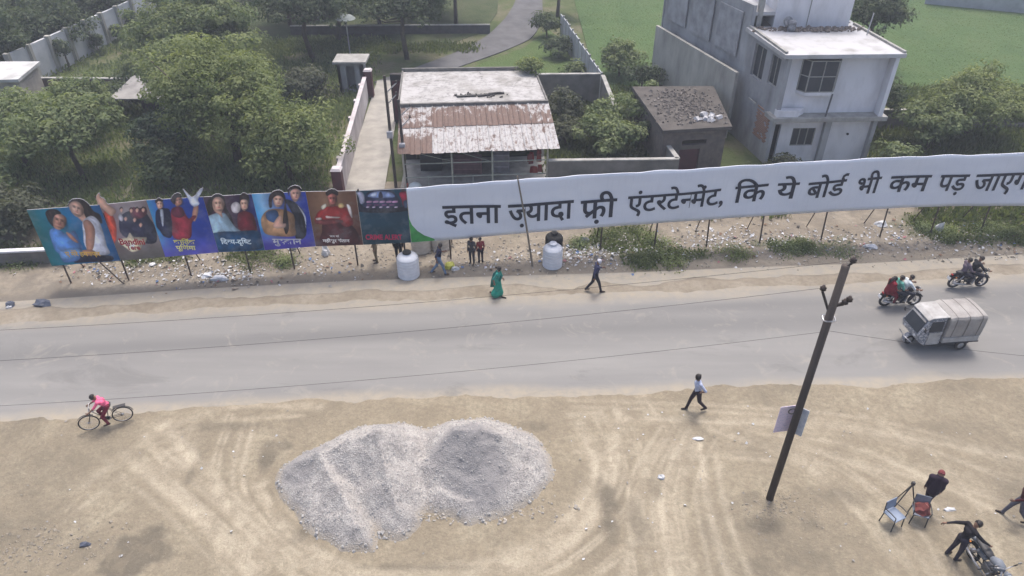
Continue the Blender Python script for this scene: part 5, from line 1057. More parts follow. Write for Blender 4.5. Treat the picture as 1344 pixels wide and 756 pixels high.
# ================================================================== PEOPLE
SKIN = M('skin', (.24, .135, .09), (.20, .115, .08), 6, .55); HAIRM = M('black_hair', (.015, .013, .013), (.025, .02, .02), 20, .5); EYEM = M('eye_dark', (.02, .015, .015)); LIPM = M('lip', (.17, .07, .06))
def cloth(rgb):
    c = srgb(*rgb)[:3]; return M('cloth_%d_%d_%d' % rgb, c, tuple(q * .72 for q in c), 7, .9, .25, 25)
def cone_sphere(bm, a, b, ra, rb, n=10, sx=1.0):
    a = Vector(a); b = Vector(b); d = b - a; L = d.length
    d = d / L if L > 1e-6 else Vector((0, 0, 1)); q = d.to_track_quat('Z', 'Y').to_matrix()
    rings = [(-ra, .0)] + [(-ra * math.cos(t), ra * math.sin(t)) for t in (.5, 1.05, 1.57)] + [(L + rb * math.sin(t), rb * math.cos(t)) for t in (0, .5, 1.05)] + [(L + rb, 0)]
    vs = []
    for z, r in rings:
        if r < 1e-6: vs.append([bm.verts.new(a + q @ Vector((0, 0, z)))])
        else: vs.append([bm.verts.new(a + q @ Vector((r * math.cos(6.2832 * k / n), r * math.sin(6.2832 * k / n), z))) for k in range(n)])
    for u, v in zip(vs[:-1], vs[1:]):
        if len(u) == 1: [bm.faces.new((u[0], v[(k + 1) % n], v[k])) for k in range(n)]
        elif len(v) == 1: [bm.faces.new((u[k], u[(k + 1) % n], v[0])) for k in range(n)]
        else: [bm.faces.new((u[k], u[(k + 1) % n], v[(k + 1) % n], v[k])) for k in range(n)]
STAND = dict(pel=(0, 0, .93), che=(0, .01, 1.22), nek=(0, .0, 1.43), hed=(0, .03, 1.57), shR=(.17, 0, 1.38), elR=(.22, -.03, 1.10), wrR=(.22, .06, .86), shL=(-.17, 0, 1.38), elL=(-.22, -.03, 1.10), wrL=(-.22, .06, .86),
             hiR=(.09, 0, .90), knR=(.10, .02, .49), anR=(.10, -.02, .08), hiL=(-.09, 0, .90), knL=(-.10, .02, .49), anL=(-.10, -.02, .08))
WALK = dict(STAND, knR=(.09, .16, .52), anR=(.09, .27, .08), knL=(-.09, -.08, .49), anL=(-.09, -.36, .14), elR=(.23, -.14, 1.12), wrR=(.21, -.10, .88), elL=(-.23, .08, 1.12), wrL=(-.20, .26, .96), che=(0, .04, 1.22), nek=(0, .06, 1.43), hed=(0, .10, 1.57), shR=(.17, .03, 1.38), shL=(-.17, .05, 1.38))
PHONE = dict(WALK, elL=(-.22, .08, 1.10), wrL=(-.10, .30, 1.18), hed=(0, .11, 1.55))
RIDE = dict(STAND, pel=(0, 0, .86), che=(0, .06, 1.14), nek=(0, .12, 1.34), hed=(0, .18, 1.47), shR=(.18, .10, 1.29), elR=(.30, .28, 1.08), wrR=(.30, .52, 1.03), shL=(-.18, .10, 1.29), elL=(-.30, .28, 1.08), wrL=(-.30, .52, 1.03), hiR=(.10, .02, .83), knR=(.20, .42, .72), anR=(.18, .28, .34), hiL=(-.10, .02, .83), knL=(-.20, .42, .72), anL=(-.18, .28, .34))
PILLION = dict(RIDE, che=(0, .02, 1.15), nek=(0, .04, 1.35), hed=(0, .07, 1.48), shR=(.17, .03, 1.31), shL=(-.17, .03, 1.31), elR=(.26, .14, 1.06), wrR=(.20, .32, .98), elL=(-.26, .14, 1.06), wrL=(-.20, .32, .98), knR=(.24, .36, .74), knL=(-.24, .36, .74))
LEANP = dict(STAND, pel=(0, 0, .92), che=(0, .06, 1.20), nek=(0, .12, 1.40), hed=(0, .19, 1.52), shR=(.18, .10, 1.35), elR=(.30, .30, 1.16), wrR=(.34, .50, 1.02), shL=(-.18, .08, 1.35), elL=(-.34, -.12, 1.20), wrL=(-.40, -.34, 1.12), knR=(.10, .04, .50), anR=(.10, .02, .08), knL=(-.11, -.02, .50), anL=(-.13, -.10, .08))
CYCLE = dict(RIDE, pel=(0, -.02, .95), che=(0, .10, 1.20), nek=(0, .22, 1.38), hed=(0, .30, 1.50), shR=(.16, .20, 1.33), elR=(.22, .38, 1.15), wrR=(.25, .56, 1.04), shL=(-.16, .20, 1.33), elL=(-.22, .38, 1.15), wrL=(-.25, .56, 1.04), hiR=(.09, 0, .92), knR=(.12, .36, .72), anR=(.12, .26, .36), hiL=(-.09, 0, .92), knL=(-.12, .26, .58), anL=(-.12, .16, .20))
def person(loc, face, pose, label, top, legs, h=1.68, skirt=None, hair='short', shoes=(60, 50, 45), sleeves='half', cap=None, shawl=False, group=None, bulk=1.0, held=None):
    """one continuous body from tapered limbs; loc is under the pelvis, face is the heading in degrees (0 = +X)"""
    s = h / 1.68; t = thing('person', loc, label, 'person', rz=R(face - 90), group=group)
    J = {k: Vector(v) * s for k, v in pose.items()}; bk = bulk; prim = []
    def add(a, b, ra, rb, m): prim.append((Vector(a), Vector(b), ra * s, rb * s, m))
    add(J['pel'] + Vector((-.06 * s, 0, 0)), J['pel'] + Vector((.06 * s, 0, 0)), .115 * bk, .115 * bk, 'legs' if not skirt else 'top')
    add(J['pel'], J['che'], .115 * bk, .125 * bk, 'top'); add(J['che'] + Vector((-.05 * s, 0, .03)), J['che'] + Vector((.05 * s, 0, .03)), .13 * bk, .13 * bk, 'top'); add(J['shR'], J['shL'], .075, .075, 'top'); add(J['che'], J['nek'] - Vector((0, 0, .05 * s)), .12, .08, 'top'); add(J['nek'] - Vector((0, 0, .02)), J['hed'], .052, .052, 'skin')
    fd = (J['hed'] - J['nek']); up = fd.normalized(); fw = Vector((0, 1, 0)); fw = (fw - up * fw.dot(up)).normalized()
    add(J['hed'] - up * .02 * s - fw * .02 * s, J['hed'] + up * .055 * s - fw * .01 * s, .082, .092, 'skin'); add(J['hed'] - up * .075 * s + fw * .035 * s, J['hed'] + fw * .035 * s, .042, .06, 'skin'); add(J['hed'] + fw * .095 * s - up * .01 * s, J['hed'] + fw * .10 * s + up * .02 * s, .016, .01, 'skin')
    for sd in 'RL':
        sg = 1 if sd == 'R' else -1
        add(J['hed'] + Vector((sg * .088 * s, 0, -.01 * s)), J['hed'] + Vector((sg * .09 * s, 0, .02 * s)), .018, .02, 'skin')
        add(J['sh' + sd], J['el' + sd], .064 * bk, .052 * bk, 'top'); add(J['el' + sd], J['wr' + sd], .047, .032, 'top' if sleeves == 'full' else 'skin')
        if skirt != 'sari': add(J['hi' + sd], J['kn' + sd], .098 * bk, .072 * bk, 'legs'); add(J['kn' + sd], J['an' + sd], .068 * bk, .052 * bk, 'legs')
        toe = J['an' + sd] + Vector((sg * .02, .16, -.045)) * s; add(J['an' + sd] + Vector((0, -.03, -.03)) * s, toe, .042, .034, 'shoe')
        hd = (J['wr' + sd] - J['el' + sd]).normalized(); add(J['wr' + sd] + hd * .02 * s, J['wr' + sd] + hd * .075 * s, .034, .036, 'skin')
    if skirt == 'sari':
        fl = Vector((0, 0, .06 * s)); add(J['pel'], Vector((0, .02, .5 * s)), .17, .20, 'legs'); add(Vector((0, .02, .5 * s)), Vector((-.06 * s, .05 * s, .19 * s)), .20, .23, 'legs'); add(Vector((0, 0, .4 * s)), Vector((.09 * s, -.08 * s, .19 * s)), .18, .22, 'legs')
    elif skirt == 'kurta':
        for sg in (-1, 1): add(J['pel'] + Vector((sg * .05, 0, 0)), (J['knR'] + J['knL']) / 2 + Vector((sg * .07, 0, .12)) * s, .12, .13, 'top')
    if shawl:
        add(J['nek'] + Vector((0, -.02, .02)), J['pel'] + Vector((0, -.04, -.02)), .13, .19, 'top'); add(J['shR'], J['shL'], .11, .11, 'top'); add(J['shR'], J['pel'] + Vector((.13, .02, .08)), .10, .11, 'top'); add(J['shL'], J['pel'] + Vector((-.13, .02, .08)), .10, .11, 'top')
    bm = bmesh.new()
    for a, b, ra, rb, m in prim: cone_sphere(bm, a, b, ra, rb)
    me = bpy.data.meshes.new('body'); bm.to_mesh(me); bm.free(); o = bpy.data.objects.new('body', me); COL.objects.link(o)
    md = o.modifiers.new('r', 'REMESH'); md.mode = 'VOXEL'; md.voxel_size = .019 * s; sm = o.modifiers.new('s', 'SMOOTH'); sm.factor = .5; sm.iterations = 4
    me2 = bpy.data.meshes.new_from_object(o.evaluated_get(bpy.context.evaluated_depsgraph_get())); o.modifiers.clear(); o.data = me2; bpy.data.meshes.remove(me); me2.name = 'body'
    keys = {'top': 0, 'legs': 1, 'skin': 2, 'shoe': 3}
    for m in (cloth(top), cloth(legs), SKIN, cloth(shoes), EYEM, LIPM): me2.materials.append(m)
    n = len(me2.polygons); C = np.zeros(n * 3, np.float32); me2.polygons.foreach_get('center', C); C = C.reshape(-1, 3); best = np.full(n, 9.); mi = np.zeros(n, np.int32)
    for a, b, ra, rb, m in prim:
        d = np.array(b - a); L = d @ d + 1e-9; u = np.clip((C - np.array(a)) @ d / L, 0, 1); ds = np.linalg.norm(C - np.array(a) - u[:, None] * d, axis=1) - (ra + (rb - ra) * u); w_ = ds < best; best[w_] = ds[w_]; mi[w_] = keys[m]
    if sleeves == 'half' : pass
    me2.polygons.foreach_set('material_index', mi); me2.shade_smooth()
    # fingers (each its own bent chain rooted in the palm), eyes, mouth joined to the same body mesh
    mb = MB()
    for sd in 'RL':
        sg = 1 if sd == 'R' else -1; w0 = J['wr' + sd]; hd = (w0 - J['el' + sd]).normalized(); sx = hd.cross(Vector((sg, 0, .01))).normalized(); pn = hd.cross(sx).normalized()
        for k, ln in enumerate((.070, .080, .076, .060)):
            b0 = w0 + (hd * .09 + sx * (.03 - .02 * k)) * s; mb.tube([b0, b0 + (hd * ln * .55 + pn * .008) * s, b0 + (hd * ln * .85 + pn * .035) * s], [.0098 * s, .009 * s, .0075 * s], 6, 2)
        b0 = w0 + (hd * .045 + sx * .035) * s; mb.tube([b0, b0 + (hd * .03 + sx * .03 + pn * .012) * s, b0 + (hd * .06 + sx * .032 + pn * .03) * s], [.012 * s, .0105 * s, .008 * s], 6, 2)
        e = J['hed'] + (fw * .082 + up * .014) * s + Vector((sg * .034 * s, 0, 0)); mb.tube([e - fw * .012 * s, e + fw * .012 * s], [.013 * s, .006 * s], 8, 4)
    e = J['hed'] + (fw * .088 - up * .052) * s; mb.tube([e - Vector((.025 * s, 0, 0)), e + Vector((0, .006 * s, 0)), e + Vector((.025 * s, 0, 0))], [.004 * s, .008 * s, .004 * s], 6, 5)
    bm = bmesh.new(); bm.from_mesh(me2); base = len(bm.verts); nv = [bm.verts.new(v) for v in mb.v]
    for f, m in zip(mb.f, mb.m):
        q = bm.faces.new([nv[i] for i in f]); q.material_index = m; q.smooth = True
    bm.to_mesh(me2); bm.free(); o.parent = t
    # hair or cap
    hb = MB(); q = up.to_track_quat('Z', 'Y').to_matrix(); c = J['hed'] - fw * .018 * s + up * .035 * s; prof = [(.106, -.06), (.112, -.02), (.108, .03), (.088, .075), (.05, .102), (.004, .112)]; vs = []; fs = []; N = 16
    for r, z in prof:
        for k in range(N):
            a = 6.2832 * k / N; fr = max(0, math.sin(a)); zz = z + (.075 * fr if z < .0 else .0); rr = r * (1 - .06 * fr) + .004 * math.sin(5 * a + 9 * z)
            vs.append(c + q @ Vector((rr * math.cos(a) * .93, rr * math.sin(a), zz)) * s)
    for i in range(len(prof) - 1):
        for k in range(N): fs.append((i * N + k, i * N + (k + 1) % N, (i + 1) * N + (k + 1) % N, (i + 1) * N + k))
    hb.add(vs, fs)
    if hair == 'bun': hb.tube([c - fw * .10 * s, c - fw * .15 * s - up * .02 * s, c - fw * .17 * s - up * .05 * s], [.05 * s, .055 * s, .02 * s], 10)
    if hair == 'long': hb.tube([c - fw * .06 * s, c - fw * .12 * s - up * .12 * s, c - fw * .14 * s - up * .34 * s], [.08 * s, .075 * s, .03 * s], 10)
    hb.build('cap' if cap else 'hair', cloth(cap) if cap else HAIRM, t, smooth=True)
    if skirt == 'sari':
        pb = MB(); pts = [J['pel'] + Vector((.15, .12, .05)) * s, J['che'] + Vector((.0, .16, .0)) * s, J['shL'] + Vector((0, .02, .09)) * s, J['che'] + Vector((-.10, -.17, -.02)) * s, J['pel'] + Vector((-.12, -.22, -.12)) * s, Vector((-.12, -.26, .42)) * s]
        pb.tube(pts, [.07 * s, .09 * s, .075 * s, .10 * s, .11 * s, .12 * s], 8, flat=.3); pb.build('sari_end', cloth(tuple(int(x * .85) for x in top)), t, smooth=True)
    return t
def gp(px, py): g = G(px, py); return (g.x, g.y, max(0.0, float(verge_z(np.array(g.x), np.array(g.y))) if g.y > 24 else float(lot_z(np.array(g.x), np.array(g.y)))))
person((-6.35, 28.18, .03), 200, STAND, 'person in khaki shirt and trousers standing behind the brown poster edge', (128, 112, 88), (112, 98, 76), sleeves='full')
person((-5.28, 28.22, .03), 90, STAND, 'person in black clothes standing behind the dark teal poster', (34, 34, 40), (28, 28, 34), sleeves='full')
person(gp(577, 360), 10, PHONE, 'man in navy shirt and blue jeans looking at phone beside white tank', (38, 42, 66), (100, 122, 152), h=1.66)
person((-1.86, 28.05, .05), 250, STAND, 'taller of two children under the banner, in dark grey clothes', (70, 68, 72), (58, 60, 68), h=1.42, sleeves='full')
person((-1.46, 28.12, .05), 110, STAND, 'shorter of two children under the banner, in maroon top', (128, 52, 56), (44, 42, 50), h=1.34, sleeves='full')
person(gp(653, 388.5), -12, dict(WALK, elL=(-.20, .05, 1.12), wrL=(-.10, .22, 1.02)), 'woman in teal green sari walking along the dusty road edge', (52, 140, 130), (46, 148, 128), h=1.55, skirt='sari', hair='bun')
person(gp(780, 383), 8, PHONE, 'man in dark navy clothes and pale cap walking along the road edge', (52, 56, 86), (36, 36, 46), h=1.7, sleeves='full', cap=(196, 196, 206))
person(gp(911, 539), 190, dict(WALK, elL=(-.30, -.12, 1.16), wrL=(-.16, -.02, 1.0)), 'man in pale blue shirt and dark trousers walking across the dirt lot', (176, 184, 210), (52, 42, 50), h=1.72)
person(gp(1212, 667), 60, dict(STAND, knR=(.05, .04, .49), anR=(.05, .04, .08), knL=(-.05, .0, .49), anL=(-.05, -.06, .08), hed=(0, .05, 1.57)), 'person wrapped in a dark plum shawl standing beyond the two chairs', (50, 38, 52), (46, 36, 46), h=1.66, shawl=True, sleeves='full', cap=(120, 62, 66))
person((15.5, 13.95, .02), 155, WALK, 'person in dark red top and grey trousers walking at the lot edge near chairs', (72, 30, 36), (92, 92, 104), h=1.72, sleeves='full')

# ================================================================== VEHICLES
TYRE = M('tyre_rubber', (.025, .025, .027), (.04, .038, .036), 20, .85); CHROME = M('dull_chrome', (.45, .45, .47), (.3, .3, .32), 10, .35, metal=.8); BLKP = M('black_plastic', (.03, .03, .033), (.045, .045, .05), 8, .5); LAMPG = M('lamp_glass', (.55, .56, .58), (.5, .5, .52), 8, .15); REDL = M('red_lens', (.35, .03, .03))
def ring(mb, c, Rr, r, n=28, k=8, mi=None):              # torus in the XZ plane
    vs = []; fs = []
    for i in range(n):
        a = 6.2832 * i / n
        for j in range(k):
            b = 6.2832 * j / k; q = Rr + r * math.cos(b); vs.append((c[0] + q * math.cos(a), c[1] + r * math.sin(b), c[2] + q * math.sin(a)))
    for i in range(n):
        for j in range(k): fs.append((i * k + j, ((i + 1) % n) * k + j, ((i + 1) % n) * k + (j + 1) % k, i * k + (j + 1) % k))
    mb.add(vs, fs, mi)
def wheel(parent, c, Rr, r, spokes=12, hub=.05, sp=.004, solid=False):
    mb = MB(); ring(mb, (0, 0, 0), Rr - r, r); o = mb.build('wheel', TYRE, parent, smooth=True); o.location = c
    mb = MB(); ring(mb, (0, 0, 0), Rr - 2 * r, r * .45, 28, 6); mb.lathe([(hub, -hub), (hub, hub)], 12, (0, 0, 0), (R(90), 0, 0)); mb.build('rim', CHROME, o, smooth=True)
    if solid: mb = MB(); mb.lathe([(Rr - 2 * r, -.02), (Rr - 2 * r, .02)], 24, (0, 0, 0), (R(90), 0, 0)); mb.build('disc', M('wheel_disc', (.5, .5, .5), (.3, .28, .26), 6), o)
    else:
        for k in range(spokes):
            a = 6.2832 * k / spokes; mb = MB(); mb.tube([(hub * .8 * math.cos(a), 0, hub * .8 * math.sin(a)), ((Rr - 2 * r) * math.cos(a), 0, (Rr - 2 * r) * math.sin(a))], sp, 4); mb.build('spoke', CHROME, o)
    return o
def motorcycle(loc, head, label, tank, cat='motorcycle'):
    t = thing('motorcycle', loc, label, cat, rz=R(head)); P = ink(tank)
    wheel(t, (.64, 0, .30), .30, .045, 6, .06, .014); wheel(t, (-.62, 0, .30), .30, .05, 6, .07, .014)
    def tb(name, pts, r, m, n=8, **k): b = MB(); b.tube(pts, r, n, **k); return b.build(name, m, t, smooth=True)
    for s in (-1, 1):
        tb('fork', [(.64, .08 * s, .30), (.44, .08 * s, .88)], .025, CHROME); tb('swing_arm', [(-.62, .08 * s, .30), (-.1, .09 * s, .38)], .022, BLKP); tb('shock', [(-.55, .11 * s, .38), (-.38, .11 * s, .68)], .03, CHROME)
        tb('footrest', [(-.02, .1 * s, .32), (-.02, .26 * s, .32)], .018, BLKP); tb('grip', [(.36, .30 * s, .99), (.34, .40 * s, .98)], .02, BLKP); tb('mirror_stem', [(.37, .25 * s, 1.0), (.42, .32 * s, 1.16)], .007, BLKP)
        b = MB(); b.box((.42, .34 * s, 1.18), (.02, .11, .07)); b.build('mirror', CHROME, t, bevel=.01); b = MB(); b.box((-.72, .14 * s, .62), (.05, .05, .04)); b.build('indicator', ink((200, 120, 40)), t, bevel=.01)
    tb('handlebar', [(.36, -.32, .99), (.40, -.12, 1.0), (.42, 0, .95), (.40, .12, 1.0), (.36, .32, .99)], .014, CHROME)
    tb('frame', [(.44, 0, .85), (.30, 0, .55), (.18, 0, .30), (-.15, 0, .30), (-.30, 0, .62), (.40, 0, .80)], .028, BLKP)
    b = MB(); b.box((.06, 0, .42), (.34, .24, .28), (0, .1, 0)); b.tube([(.10, 0, .5), (.20, 0, .66)], [.10, .085], 10); b.build('engine', M('engine_alloy', (.22, .22, .23), (.1, .1, .1), 12, .5, metal=.5), t, bevel=.03)
    b = MB(); b.tube([(.42, 0, .80), (.34, 0, .86), (.16, 0, .88), (.0, 0, .80), (-.06, 0, .76)], [.06, .13, .15, .11, .05], 12, flat=.85); b.build('fuel_tank', P, t, smooth=True)
    b = MB(); b.tube([(.0, 0, .79), (-.2, 0, .80), (-.55, 0, .83), (-.72, 0, .85)], [.10, .14, .14, .06], 10, flat=.45); b.build('seat', BLKP, t, smooth=True)
    b = MB(); b.box((-.30, 0, .62), (.34, .22, .18), (0, -.12, 0)); b.build('side_panel', P, t, bevel=.04); b = MB(); b.tube([(-.5, 0, .74), (-.78, 0, .70), (-.92, 0, .58)], [.06, .07, .05], 8, flat=1.3); b.build('rear_fender', P, t, smooth=True)
    b = MB(); b.tube([(.36, 0, .56), (.56, 0, .64), (.78, 0, .60), (.93, 0, .46)], [.045, .06, .06, .05], 8, flat=.6); b.build('front_fender', P, t, smooth=True)
    b = MB(); b.lathe([(.05, 0), (.10, .06), (.11, .12)], 14, (.48, 0, .88), (0, R(90), 0)); hl = b.build('headlight', P, t, smooth=True); b = MB(); b.lathe([(.1, .121), (.06, .14), (.01, .145)], 14, (.48, 0, .88), (0, R(90), 0)); b.build('lens', LAMPG, hl, smooth=True)
    b = MB(); b.box((-.86, 0, .70), (.05, .12, .08)); b.build('tail_light', REDL, t, bevel=.01); b = MB(); b.box((-.95, 0, .54), (.012, .22, .14), (0, .2, 0)); b.build('number_plate', ink((225, 225, 225)), t); b = MB(); b.box((.70, 0, .72), (.012, .2, .1), (0, -.25, 0)); b.build('number_plate', ink((225, 225, 225)), t)
    tb('exhaust', [(.2, -.12, .45), (.12, -.14, .24), (-.3, -.15, .26), (-.82, -.16, .36)], [.02, .022, .04, .045], CHROME); b = MB(); b.tube([(-.05, .1, .3), (.0, .2, .02)], .014, 6); b.build('side_stand', BLKP, t)
    return t
def along(loc, head, d): return (loc[0] + math.cos(R(head)) * d, loc[1] + math.sin(R(head)) * d, loc[2])
b1 = (16.65, 24.85, .02); motorcycle(b1, 3, 'black motorcycle carrying three riders towards the right along the road', (30, 32, 40))
person(along(b1, 3, -.02), 3, RIDE, 'front rider in white shirt on the motorcycle with three people', (206, 214, 220), (60, 62, 72), h=1.66)
person(along(b1, 3, -.32), 3, PILLION, 'middle rider in sea green shirt on the motorcycle with three people', (96, 164, 150), (52, 56, 66), h=1.64)
person(along(b1, 3, -.62), 3, dict(PILLION, knR=(.22, .30, .66), knL=(-.22, .30, .66)), 'rear rider in maroon clothes on the motorcycle with three people', (124, 34, 48), (112, 30, 46), h=1.6, shawl=True, hair='long', skirt='kurta')
b2 = (20.25, 26.2, .03); motorcycle(b2, 4, 'dark motorcycle with two dark-clothed riders at the dusty road edge', (44, 40, 44))
person(along(b2, 4, .0), 4, RIDE, 'front rider in black jacket on the motorcycle at the road edge', (40, 42, 48), (50, 50, 60), h=1.7, sleeves='full')
person(along(b2, 4, -.38), 4, PILLION, 'rear rider in mauve grey top on the motorcycle at the road edge', (110, 98, 110), (56, 54, 62), h=1.62, sleeves='full')
b3 = (13.55, 12.0, .04); motorcycle(b3, -84, 'parked silver motorcycle with white plate held by a person in black', (120, 126, 136))
person((12.98, 12.6, .03), 5, LEANP, 'person in black leaning over the parked motorcycle with one arm stretched out', (36, 34, 40), (58, 54, 66), h=1.7, sleeves='full')

# ---- bicycle and the child riding it
bl = (-14.22, 17.84, .05); hd = 203
bi = thing('bicycle', bl, 'dark old bicycle ridden along the near road edge', 'bicycle', rz=R(hd)); BFR = M('bike_enamel', (.03, .032, .036), (.06, .05, .045), 9, .5)
wheel(bi, (.55, 0, .34), .34, .02, 18, .03, .003); wheel(bi, (-.52, 0, .34), .34, .02, 18, .035, .003)
def tbb(name, pts, r, m=BFR): b = MB(); b.tube(pts, r, 7); return b.build(name, m, bi, smooth=True)
tbb('frame', [(-.05, 0, .30), (-.16, 0, .80), (.34, 0, .82), (-.05, 0, .30)], .017); tbb('fork', [(.55, 0, .34), (.44, 0, .62), (.36, 0, .95)], .016); tbb('handlebar', [(.20, -.27, 1.0), (.36, -.2, 1.02), (.38, 0, .98), (.36, .2, 1.02), (.20, .27, 1.0)], .012, CHROME)
for s in (-.05, .05): tbb('stay', [(-.52, s, .34), (-.05, s * .5, .30)], .011); tbb('stay', [(-.52, s, .34), (-.16, s * .5, .78)], .010)
b = MB(); b.tube([(-.02, 0, .92), (-.16, 0, .93), (-.30, 0, .94)], [.03, .07, .10], 10, flat=.4); b.build('saddle', BLKP, bi, smooth=True); tbb('seat_post', [(-.15, 0, .78), (-.17, 0, .91)], .014, CHROME)
b = MB(); b.box((-.52, 0, .74), (.40, .14, .02)); b.build('carrier', BFR, bi); b = MB(); b.lathe([(.09, -.008), (.09, .008)], 18, (-.05, -.05, .30), (R(90), 0, 0)); b.build('chainring', CHROME, bi)
tbb('crank', [(-.05, -.08, .30), (.06, -.09, .17), (.06, -.2, .17)], .011, CHROME); tbb('crank', [(-.05, .08, .30), (-.16, .09, .43), (-.16, .2, .43)], .011, CHROME)
for cx in (.55, -.52):
    b = MB(); vs = []; fs = []
    for i in range(13):
        a = R(20 + 150 * i / 12) if cx < 0 else R(-5 + 130 * i / 12); vs += [(cx + .375 * math.cos(a), -.03, .34 + .375 * math.sin(a)), (cx + .375 * math.cos(a), .03, .34 + .375 * math.sin(a))]
    for i in range(12): fs.append((2 * i, 2 * i + 1, 2 * i + 3, 2 * i + 2))
    b.add(vs, fs); b.build('mudguard', BFR, bi)
person(along(bl, hd, -.17), hd, dict(CYCLE, pel=(0, -.02, .99), hiR=(.09, 0, .96), hiL=(-.09, 0, .96)), 'child in bright pink shirt and maroon trousers riding the bicycle', (236, 112, 150), (124, 46, 64), h=1.56, sleeves='half')

# ---- three-wheeled goods carrier
tl = (17.0, 22.42, .02); th_ = 186
tk = thing('cargo_three_wheeler', tl, 'white three-wheeled goods carrier with patterned cab and covered cargo box', 'three-wheeler', rz=R(th_)); tk.scale = (.94, .94, .94)
WHT = M('chalky_white_paint', (.43, .425, .42), (.29, .28, .27), 3, .6, .05, 10); TARP = M('dusty_canvas', (.345, .33, .315), (.24, .225, .215), 1.5, .85, .3, 12)
def pattern_mat():
    n = NT('cab_pattern'); v = n.n('ShaderNodeTexVoronoi'); v.inputs['Scale'].default_value = 9; n.l(n.tc.outputs['Object'], v.inputs['Vector']); f = n.noise(10, 3, .6, 1.5)
    col = n.ramp(f, [(.40, (.46, .46, .48)), (.46, (.40, .40, .42)), (.50, (.11, .12, .15)), (.62, (.19, .21, .25))]); return n.done(col, .45)
PAT = pattern_mat()
def prof_part(name, prof, y0, y1, m, bev=.02, inset=0.0, parent=None):          # side profile (x,z) extruded across
    b = MB(); n = len(prof); vs = [(x, y0 + inset * max(0, z - .9), z) for x, z in prof] + [(x, y1 - inset * max(0, z - .9), z) for x, z in prof]; b.add(vs, [tuple(range(n)), tuple(range(2 * n - 1, n - 1, -1))] + [((i + 1) % n, i, n + i, n + (i + 1) % n) for i in range(n)]); return b.build(name, m, parent or tk, bevel=bev)
wheel(tk, (1.12, 0, .24), .24, .055, solid=True); wheel(tk, (-.80, .60, .26), .26, .065, solid=True); wheel(tk, (-.80, -.60, .26), .26, .065, solid=True)
prof_part('chassis', [(-1.4, .36), (.6, .34), (.6, .44), (-1.4, .46)], -.5, .5, BLKP)
prof_part('cab', [(.22, .40), (.92, .38), (1.22, .62), (1.32, .95), (1.02, 1.62), (.86, 1.72), (.22, 1.74)], -.62, .62, PAT, .05, .10)
prof_part('cab_roof', [(.16, 1.745), (.86, 1.728), (1.06, 1.63), (1.08, 1.67), (.88, 1.78), (.16, 1.80)], -.56, .56, WHT, .02)
def quad_part(name, pts, m, parent=tk, thick=.012):
    b = MB(); P_ = [Vector(p) for p in pts]; nn = (P_[1] - P_[0]).cross(P_[3] - P_[0]).normalized() * thick; b.add(P_ + [p + nn for p in P_], [(3, 2, 1, 0), (4, 5, 6, 7), (0, 1, 5, 4), (1, 2, 6, 5), (2, 3, 7, 6), (3, 0, 4, 7)]); return b.build(name, m, parent)
quad_part('windscreen', [(1.315, -.50, 1.0), (1.315, .50, 1.0), (1.06, .47, 1.58), (1.06, -.47, 1.58)], GLASS)
quad_part('sun_strip', [(1.10, -.47, 1.50), (1.10, .47, 1.50), (1.075, .465, 1.575), (1.075, -.465, 1.575)], WHT, thick=.02)
for s in (-1, 1):
    pts = [(.34, s * .625, .46), (.86, s * .625, .46), (.86, s * .612, 1.05), (.34, s * .612, 1.05)]; pts = pts if s < 0 else pts[::-1]; dr = quad_part('door', pts, WHT, thick=.02)
    b = MB(); b.box((.42, s * .655, .92), (.1, .02, .03)); b.build('handle', CHROME, dr)
    pts = [(.34, s * .606, 1.10), (.92, s * .606, 1.10), (.86, s * .552, 1.58), (.34, s * .552, 1.58)]; pts = pts if s < 0 else pts[::-1]; quad_part('door_window', pts, GLASS, thick=.014)
    b = MB(); b.lathe([(.03, 0), (.07, .03), (.075, .05), (.05, .065)], 14, (1.24, .34 * s, .78), (0, R(75), 0)); b.build('headlight', LAMPG, tk, smooth=True)
    b = MB(); b.tube([(1.1, .56 * s, 1.4), (1.22, .72 * s, 1.38)], .01, 6); b.box((1.22, .76 * s, 1.32), (.03, .1, .16)); b.build('mirror', BLKP, tk)
    b = MB(); b.tube([(-1.08, .60 * s, .40), (-.95, .60 * s, .56), (-.80, .60 * s, .60), (-.65, .60 * s, .56), (-.52, .60 * s, .40)], .05, 8, flat=1.8); b.build('mudguard', BLKP, tk, smooth=True)
b = MB(); b.tube([(1.38, 0, .20), (1.42, 0, .38), (1.28, 0, .54), (1.05, 0, .56)], .05, 8, flat=2.4); b.build('front_mudguard', PAT, tk, smooth=True)
b = MB(); b.tube([(1.36, -.45, .46), (1.44, 0, .46), (1.36, .45, .46)], .025, 7); b.build('bumper', CHROME, tk, smooth=True)
b = MB(); b.box((-.62, 0, .62), (1.62, 1.36, .30)); b.build('cargo_bed', WHT, tk, bevel=.03)
b = MB(); b.box((-.62, 0, .50), (1.66, 1.40, .05)); b.build('bed_rail', BLKP, tk)
b = MB(); prof = [(-.67, .80), (-.69, 1.3), (-.68, 1.70), (-.62, 1.80), (-.35, 1.84), (0, 1.85), (.35, 1.84), (.62, 1.80), (.68, 1.70), (.69, 1.3), (.67, .80)]; n = len(prof); vs = []; fs = []
for i, x in enumerate(np.linspace(-1.44, .16, 9)):
    for j, (y, z) in enumerate(prof): vs.append((x, y * (1 + .012 * math.sin(3 * i)), z + .018 * math.sin(i * 2.1) * (z > 1.6) - (.03 if i in (0, 8) and z > 1.5 else 0)))
for i in range(8):
    for j in range(n - 1): fs.append((i * n + j, (i + 1) * n + j, (i + 1) * n + j + 1, i * n + j + 1))
fs += [tuple(range(n)), tuple(8 * n + n - 1 - j for j in range(n))]; b.add(vs, fs); cv = b.build('canvas_cover', TARP, tk, bevel=.02)
